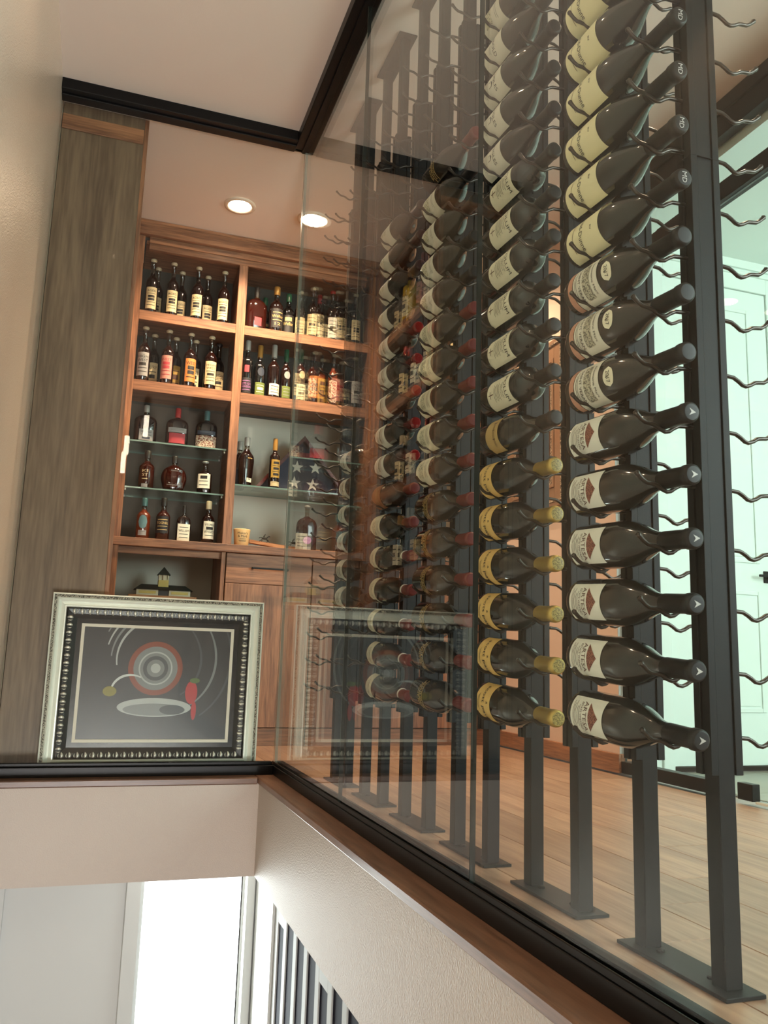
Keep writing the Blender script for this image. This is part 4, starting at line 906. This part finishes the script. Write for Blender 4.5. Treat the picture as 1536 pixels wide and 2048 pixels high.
def horse():
    def el(cx, cz, rx, rz, tilt=0.0, n=8):
        v, f = lathe([(-1, 0.001), (-0.8, 0.6), (-0.3, 0.95), (0.3, 0.95), (0.8, 0.6), (1, 0.001)], n)
        q = Matrix.Rotation(tilt, 3, 'Y'); out = []
        for p in v:
            w3 = q @ Vector((p[0] * rz, p[1] * rz * 0.8, p[2] * rx)); out.append((w3.x + cx, w3.y, w3.z + cz))
        return out, f
    parts = [el(0, 0.024, 0.017, 0.0075, R90), el(0.019, 0.032, 0.011, 0.0042, 0.7), el(0.027, 0.037, 0.008, 0.0032, 1.9), el(-0.002, 0.036, 0.008, 0.0042, 0.5), el(0.003, 0.045, 0.0035, 0.0032, 0)]
    for pts in (((0.012, 0, 0.020), (0.022, 0.002, 0.014), (0.030, 0.002, 0.004)), ((0.010, 0, 0.020), (0.018, -0.003, 0.010), (0.014, -0.003, 0.001)), ((-0.012, 0, 0.021), (-0.020, 0.002, 0.012), (-0.030, 0.002, 0.006)), ((-0.012, 0, 0.021), (-0.014, -0.003, 0.010), (-0.022, -0.003, 0.001)), ((-0.016, 0, 0.028), (-0.026, 0, 0.028), (-0.032, 0, 0.022))):
        parts.append(tube(pts, [0.0030, 0.0022, 0.0016], 6))
    return mesh('horse_figure', *join(*parts), smooth=True, mat=M['pewter'])
HM = horse()
for u, ds in ((0.16, 'pewter racehorse with jockey beside the candle'), (0.46, 'pewter racehorse with jockey at the middle of the stave'), (0.94, 'pewter racehorse with jockey beyond the decanter')):
    o = obj('horse_figure', HM, None, Matrix.Translation((0.018 + 0.55 * u, 1.21 - 0.01 - 0.03 * u, 1.0555 + stz(u) + 0.0092)) @ Matrix.Rotation(0.1, 4, 'Z'))
    tag(o, ds, 'figurine', 'racing horse figures')
# toy stable in the open cubby
TS = thing('toy_stable', 'model stable with dark green roof and yellow-based clock tower', 'model', (-0.435, 1.185, 0.7455))
M['st_white'] = plain('model_white', srgb(214, 206, 176), rough=0.6); M['st_roof'] = plain('model_green_roof', srgb(32, 40, 34), rough=0.6)
M['st_yel'] = plain('model_yellow', srgb(206, 186, 104), rough=0.6); M['st_dark'] = plain('model_dark', srgb(70, 68, 66), rough=0.6)
box('base_board', (-0.610, -0.258, 1.11, 1.26, 0.7455, 0.766), M['light_wood'], TS, 0.002)
for (a, b) in ((-0.570, -0.458), (-0.402, -0.290)):
    wv = box('stable_wing', (a, b, 1.135, 1.235, 0.766, 0.797), M['st_white'], TS, 0.001)
    box('sign_board', (a + 0.012, b - 0.012, 1.1325, 1.1345, 0.776, 0.790), M['st_yel'], wv)
box('passage', (-0.458, -0.402, 1.145, 1.225, 0.766, 0.797), M['st_dark'], TS)
V = [(-0.582, 1.122, 0.797), (-0.278, 1.122, 0.797), (-0.278, 1.248, 0.797), (-0.582, 1.248, 0.797), (-0.545, 1.185, 0.828), (-0.315, 1.185, 0.828)]
obj('roof', mesh('roof', V, [(0, 1, 5, 4), (1, 2, 5), (2, 3, 4, 5), (3, 0, 4), (3, 2, 1, 0)], mat=M['st_roof']), TS)
tw = box('tower', (-0.459, -0.405, 1.160, 1.212, 0.806, 0.852), M['st_yel'], TS, 0.001)
box('belfry', [(-0.4585, -0.4535, 1.161, 1.166, 0.852, 0.880), (-0.4105, -0.4055, 1.161, 1.166, 0.852, 0.880), (-0.4585, -0.4535, 1.206, 1.211, 0.852, 0.880), (-0.4105, -0.4055, 1.206, 1.211, 0.852, 0.880), (-0.436, -0.428, 1.161, 1.166, 0.852, 0.880), (-0.452, -0.412, 1.17, 1.203, 0.852, 0.880)], M['st_white'], TS)
V = [(-0.467, 1.152, 0.880), (-0.397, 1.152, 0.880), (-0.397, 1.220, 0.880), (-0.467, 1.220, 0.880), (-0.432, 1.186, 0.926)]
obj('spire', mesh('spire', V, [(0, 1, 4), (1, 2, 4), (2, 3, 4), (3, 0, 4), (3, 2, 1, 0)], mat=M['st_roof']), TS)

# ================================================================== framed picture standing behind the glass
M['silver'] = plain('silver_leaf', srgb(238, 240, 230), rough=0.3, metal=0.3, var=0.06, vscale=8)
M['rope'] = speckle('carved_rope', srgb(46, 42, 36), srgb(190, 184, 168), scale=230, pos=0.5, width=0.05, rough=0.45)
M['bead_black'] = plain('black_moulding', srgb(24, 23, 22), rough=0.35)
M['bead_silver'] = plain('silver_bead', srgb(206, 202, 190), rough=0.3, metal=0.5)
M['fillet'] = plain('cream_fillet', srgb(214, 206, 190), rough=0.5)
M['mat'] = plain('black_mat', srgb(20, 20, 22), rough=0.25, coat=0.6)
PX0, PX1, PZ0, PZ1, PYF = -0.925, -0.094, 0.002, 0.690, 0.040
PIC = thing('framed_picture', 'silver framed dark picture standing on the floor behind the glass', 'picture', ((PX0 + PX1) / 2, 0.05, PZ0))
def frame_ring(name, i0, i1, y0a, y0b, yback, mat, parent, x=(PX0, PX1, PZ0, PZ1), segs=None):
    """mitred frame member between inset i0 and i1; front depth y0a at outer, y0b at inner edge"""
    X0, X1, Z0, Z1 = x
    def rc(i): return [(X0 + i, Z0 + i), (X1 - i, Z0 + i), (X1 - i, Z1 - i), (X0 + i, Z1 - i)]
    prs = segs or [(i0, y0a), (i1, y0b)]
    V = []; Fc = []
    rings = prs + [(prs[-1][0], yback), (prs[0][0], yback)]
    for (i, y) in rings: V += [(px, y, pz) for px, pz in rc(i)]
    m_ = len(rings)
    for r_ in range(m_):
        for k in range(4):
            a, b = r_ * 4 + k, r_ * 4 + (k + 1) % 4; c_, d = ((r_ + 1) % m_) * 4 + (k + 1) % 4, ((r_ + 1) % m_) * 4 + k
            Fc.append((a, b, c_, d))
    return obj(name, mesh(name, V, Fc, mat=mat), parent)
frame_ring('outer_lip', 0, 0, 0, 0, 0.080, M['silver'], PIC, segs=[(0.0, PYF - 0.004), (0.004, PYF - 0.006), (0.006, PYF - 0.004)])
frame_ring('rope_band', 0, 0, 0, 0, 0.080, M['rope'], PIC, segs=[(0.0062, PYF - 0.003), (0.011, PYF - 0.008), (0.016, PYF - 0.003)])
frame_ring('silver_cove', 0, 0, 0, 0, 0.080, M['silver'], PIC, segs=[(0.0162, PYF - 0.004), (0.020, PYF - 0.008), (0.024, PYF + 0.004), (0.034, PYF + 0.010), (0.044, PYF + 0.004), (0.048, PYF - 0.002), (0.052, PYF - 0.002), (0.054, PYF + 0.004)])
frame_ring('black_moulding', 0, 0, 0, 0, 0.080, M['bead_black'], PIC, segs=[(0.0542, PYF + 0.002), (0.057, PYF), (0.060, PYF + 0.008), (0.078, PYF + 0.012), (0.096, PYF + 0.020)])
bv, bf = lathe([(-1, 0.01), (-0.75, 0.45), (-0.2, 0.85), (0.35, 1.0), (0.8, 0.62), (1, 0.02)], 8)
BEAD = mesh('bead', *join(([(x_ * 0.0066 + 0.0035 * (z_ * z_ - 0.4), y_ * 0.0058, z_ * 0.0125) for x_, y_, z_ in bv], bf), ([(x_ * 0.0022 + 0.0125 - 0.003 * z_ * z_, y_ * 0.003, z_ * 0.0085 + 0.001) for x_, y_, z_ in bv], bf)), smooth=True, mat=M['bead_silver'])
bi = 0.069
def beads(x0, z0, x1, z1, n, ang):
    for i in range(n):
        t = (i + 0.5) / n
        obj('bead', BEAD, PIC, Matrix.Translation((x0 + (x1 - x0) * t - (PX0 + PX1) / 2, PYF + 0.0085 - 0.05, z0 + (z1 - z0) * t - PZ0)) @ Matrix.Rotation(ang, 4, 'Y'))
LX, LZ_ = PX1 - PX0 - 2 * bi, PZ1 - PZ0 - 2 * bi
beads(PX0 + bi, PZ1 - bi, PX1 - bi, PZ1 - bi, 24, 0.0); beads(PX0 + bi, PZ0 + bi, PX1 - bi, PZ0 + bi, 24, math.pi)
beads(PX0 + bi, PZ0 + bi + 0.009, PX0 + bi, PZ1 - bi - 0.009, 18, R90); beads(PX1 - bi, PZ0 + bi + 0.009, PX1 - bi, PZ1 - bi - 0.009, 18, -R90)
frame_ring('cream_fillet', 0, 0, 0, 0, 0.080, M['fillet'], PIC, segs=[(0.1150, PYF + 0.020), (0.1270, PYF + 0.020)])
frame_ring('black_mat', 0, 0, 0, 0, 0.080, M['mat'], PIC, segs=[(0.0962, PYF + 0.0215), (0.1149, PYF + 0.0215)])
AY = PYF + 0.024
ART = box('picture_panel', (PX0 + 0.1272, PX1 - 0.1272, AY, 0.078, PZ0 + 0.1272, PZ1 - 0.1272), M['mat'], PIC)
# plain stand-in picture: charcoal field, grey and copper rings, pale curves and shapes
for nme, c3 in dict(a_field=(52, 52, 54), a_grey=(120, 124, 124), a_lgrey=(168, 172, 170), a_dgrey=(74, 78, 80), a_copper=(128, 66, 48), a_red=(168, 48, 48), a_olive=(128, 120, 44), a_pale=(196, 200, 196), a_green=(84, 104, 60)).items():
    M[nme] = plain(nme, srgb(*c3), rough=0.3, coat=0.4, var=0.10, vscale=14)
AX0, AX1, AZ0, AZ1 = PX0 + 0.1272, PX1 - 0.1272, PZ0 + 0.1272, PZ1 - 0.1272
layer = [0]
def art(name, pts, mat):
    layer[0] += 1; y = AY - 0.0004 - 0.00012 * layer[0]
    V = [(AX0 + (AX1 - AX0) * u, y, AZ1 - (AZ1 - AZ0) * v) for u, v in pts]
    obj(name, mesh(name, V, [tuple(range(len(V)))[::-1]], mat=M[mat]), ART)
ASP = (AZ1 - AZ0) / (AX1 - AX0)
def ell(cu, cv_, ru, rv, n=40, a0=0.0, a1=2 * math.pi): return [(cu + ru * math.cos(a0 + (a1 - a0) * k / n), cv_ + rv * math.sin(a0 + (a1 - a0) * k / n)) for k in range(n if abs(a1 - a0) > 6.28 else n + 1)]
def arcband(cu, cv_, r0, r1, a0, a1, n=28, w0=0.3):
    o_, i_ = [], []
    for k in range(n + 1):
        t = k / n; a = a0 + (a1 - a0) * t; r = r0 + (r1 - r0) * t; wd = 0.006 + w0 * 0.02 * math.sin(math.pi * t)
        o_.append((cu + (r + wd) * math.cos(a), cv_ + (r + wd) * math.sin(a) / ASP)); i_.append((cu + (r - wd * 0.4) * math.cos(a), cv_ + (r - wd * 0.4) * math.sin(a) / ASP))
    return o_ + i_[::-1]
art('painted_field', [(0.0, 0.0), (1, 0.0), (1, 1), (0.0, 1)], 'a_field')
C0 = (0.49, 0.36)
for k in range(4): art('painted_arc', arcband(C0[0], C0[1], 0.26 + 0.05 * k, 0.40 + 0.05 * k, math.pi * (1.02 + 0.06 * k), math.pi * (1.75 + 0.03 * k)), 'a_grey' if k % 2 else 'a_lgrey')
for k in range(3): art('painted_arc', arcband(C0[0], C0[1], 0.25 + 0.10 * k, 0.36 + 0.10 * k, math.pi * 0.25, -math.pi * (0.30 - 0.05 * k)), 'a_grey' if k % 2 else 'a_dgrey')
for (r, mt) in ((0.185, 'a_copper'), (0.150, 'a_grey'), (0.115, 'a_lgrey'), (0.105, 'a_grey'), (0.085, 'a_dgrey'), (0.060, 'a_grey'), (0.033, 'a_lgrey')): art('painted_ring', ell(C0[0], C0[1], r, r / ASP), mt)
art('painted_stroke', arcband(0.30, 0.62, 0.10, 0.16, math.pi * 1.1, math.pi * 1.7), 'a_pale')
art('painted_mass', ell(0.50, 0.715, 0.25, 0.085), 'a_lgrey'); art('painted_shade', ell(0.50, 0.735, 0.21, 0.055), 'a_grey'); art('painted_shade', ell(0.62, 0.735, 0.085, 0.045), 'a_dgrey')
art('painted_oval', ell(0.195, 0.575, 0.045, 0.045), 'a_olive')
art('painted_red', ell(0.745, 0.575, 0.042, 0.105), 'a_red'); art('painted_red', ell(0.768, 0.74, 0.018, 0.085), 'a_red'); art('painted_leaf', ell(0.765, 0.465, 0.035, 0.025), 'a_green')

# picture on the beige right-hand wall
P2 = thing('wall_picture', 'ornate bronze framed picture hung on the beige wall', 'picture', (WR, 0.62, 1.30))
M['bronze'] = plain('bronze_leaf', srgb(176, 138, 110), rough=0.35, metal=0.4, var=0.1, vscale=20)
M['pearl'] = speckle('pearl_band', srgb(60, 40, 30), srgb(196, 176, 150), scale=120, pos=0.5, width=0.05)
def wallring(name, i0, i1, x0, mat):
    Y0, Y1, Z0, Z1 = 0.285, 0.975, 1.30, 2.235
    V, Fc = boxes([(x0, WR - 0.001, Y0 + i0, Y0 + i1, Z0 + i0, Z1 - i0), (x0, WR - 0.001, Y1 - i1, Y1 - i0, Z0 + i0, Z1 - i0), (x0, WR - 0.001, Y0 + i1, Y1 - i1, Z0 + i0, Z0 + i1), (x0, WR - 0.001, Y0 + i1, Y1 - i1, Z1 - i1, Z1 - i0)], 0.002)
    return obj(name, mesh(name, V, Fc, mat=mat), P2)
wallring('outer_lip', 0.0, 0.022, WR - 0.030, M['bronze']); wallring('rope_band', 0.0225, 0.034, WR - 0.034, M['pearl']); wallring('frame_band', 0.0345, 0.105, WR - 0.026, M['bronze'])
wallring('inner_lip', 0.1055, 0.125, WR - 0.032, M['bronze']); wallring('pearl_band', 0.1255, 0.145, WR - 0.028, M['pearl'])
box('picture_panel', (WR - 0.020, WR - 0.001, 0.43, 0.83, 1.445, 2.09), plain('picture_brown', srgb(74, 48, 38), rough=0.3, var=0.4, vscale=9), P2)

# ================================================================== cascade of crystal pendants behind the viewer (they show as reflections)
M['crystal'] = emit('crystal_tube_light', (1.0, 0.86, 0.66), 60.0)
for i, (px, pz, ln) in enumerate(((-0.482, 2.428, 0.19), (-0.632, 2.238, 0.16), (-0.648, 2.080, 0.19))):
    yv = (4.0, 4.1, 4.35, 4.0, 4.1, 4.35)[i]; q = (yv + 3.508) / 7.508; px = CAM.x + (px - CAM.x) * q; pz = CAM.z + (pz - CAM.z) * q
    t = thing('pendant_light', 'slim crystal tube pendant of the stair chandelier, %s to hang' % ['first', 'second', 'third', 'fourth', 'fifth', 'sixth'][i], 'pendant light', (px, -yv, pz + ln / 2), 'crystal pendants over the stair')
    obj('crystal_tube', mesh('crystal_tube', *lathe([(-ln, 0.0001), (-ln, 0.022), (0, 0.022), (0, 0.0001)], 10), mat=M['crystal']), t, Matrix.Identity(4))
    top = H - 0.001 - (pz + ln / 2)
    obj('black_sleeve', mesh('black_sleeve', *lathe([(0.0005, 0.0001), (0.0005, 0.026), (0.17, 0.026), (0.17, 0.0001)], 12), mat=M['black']), t, Matrix.Identity(4))
    obj('cord', mesh('cord', *tube([(0, 0, 0.17), (0, 0, max(top, 0.18))], 0.003, 6), mat=M['black']), t, Matrix.Identity(4))
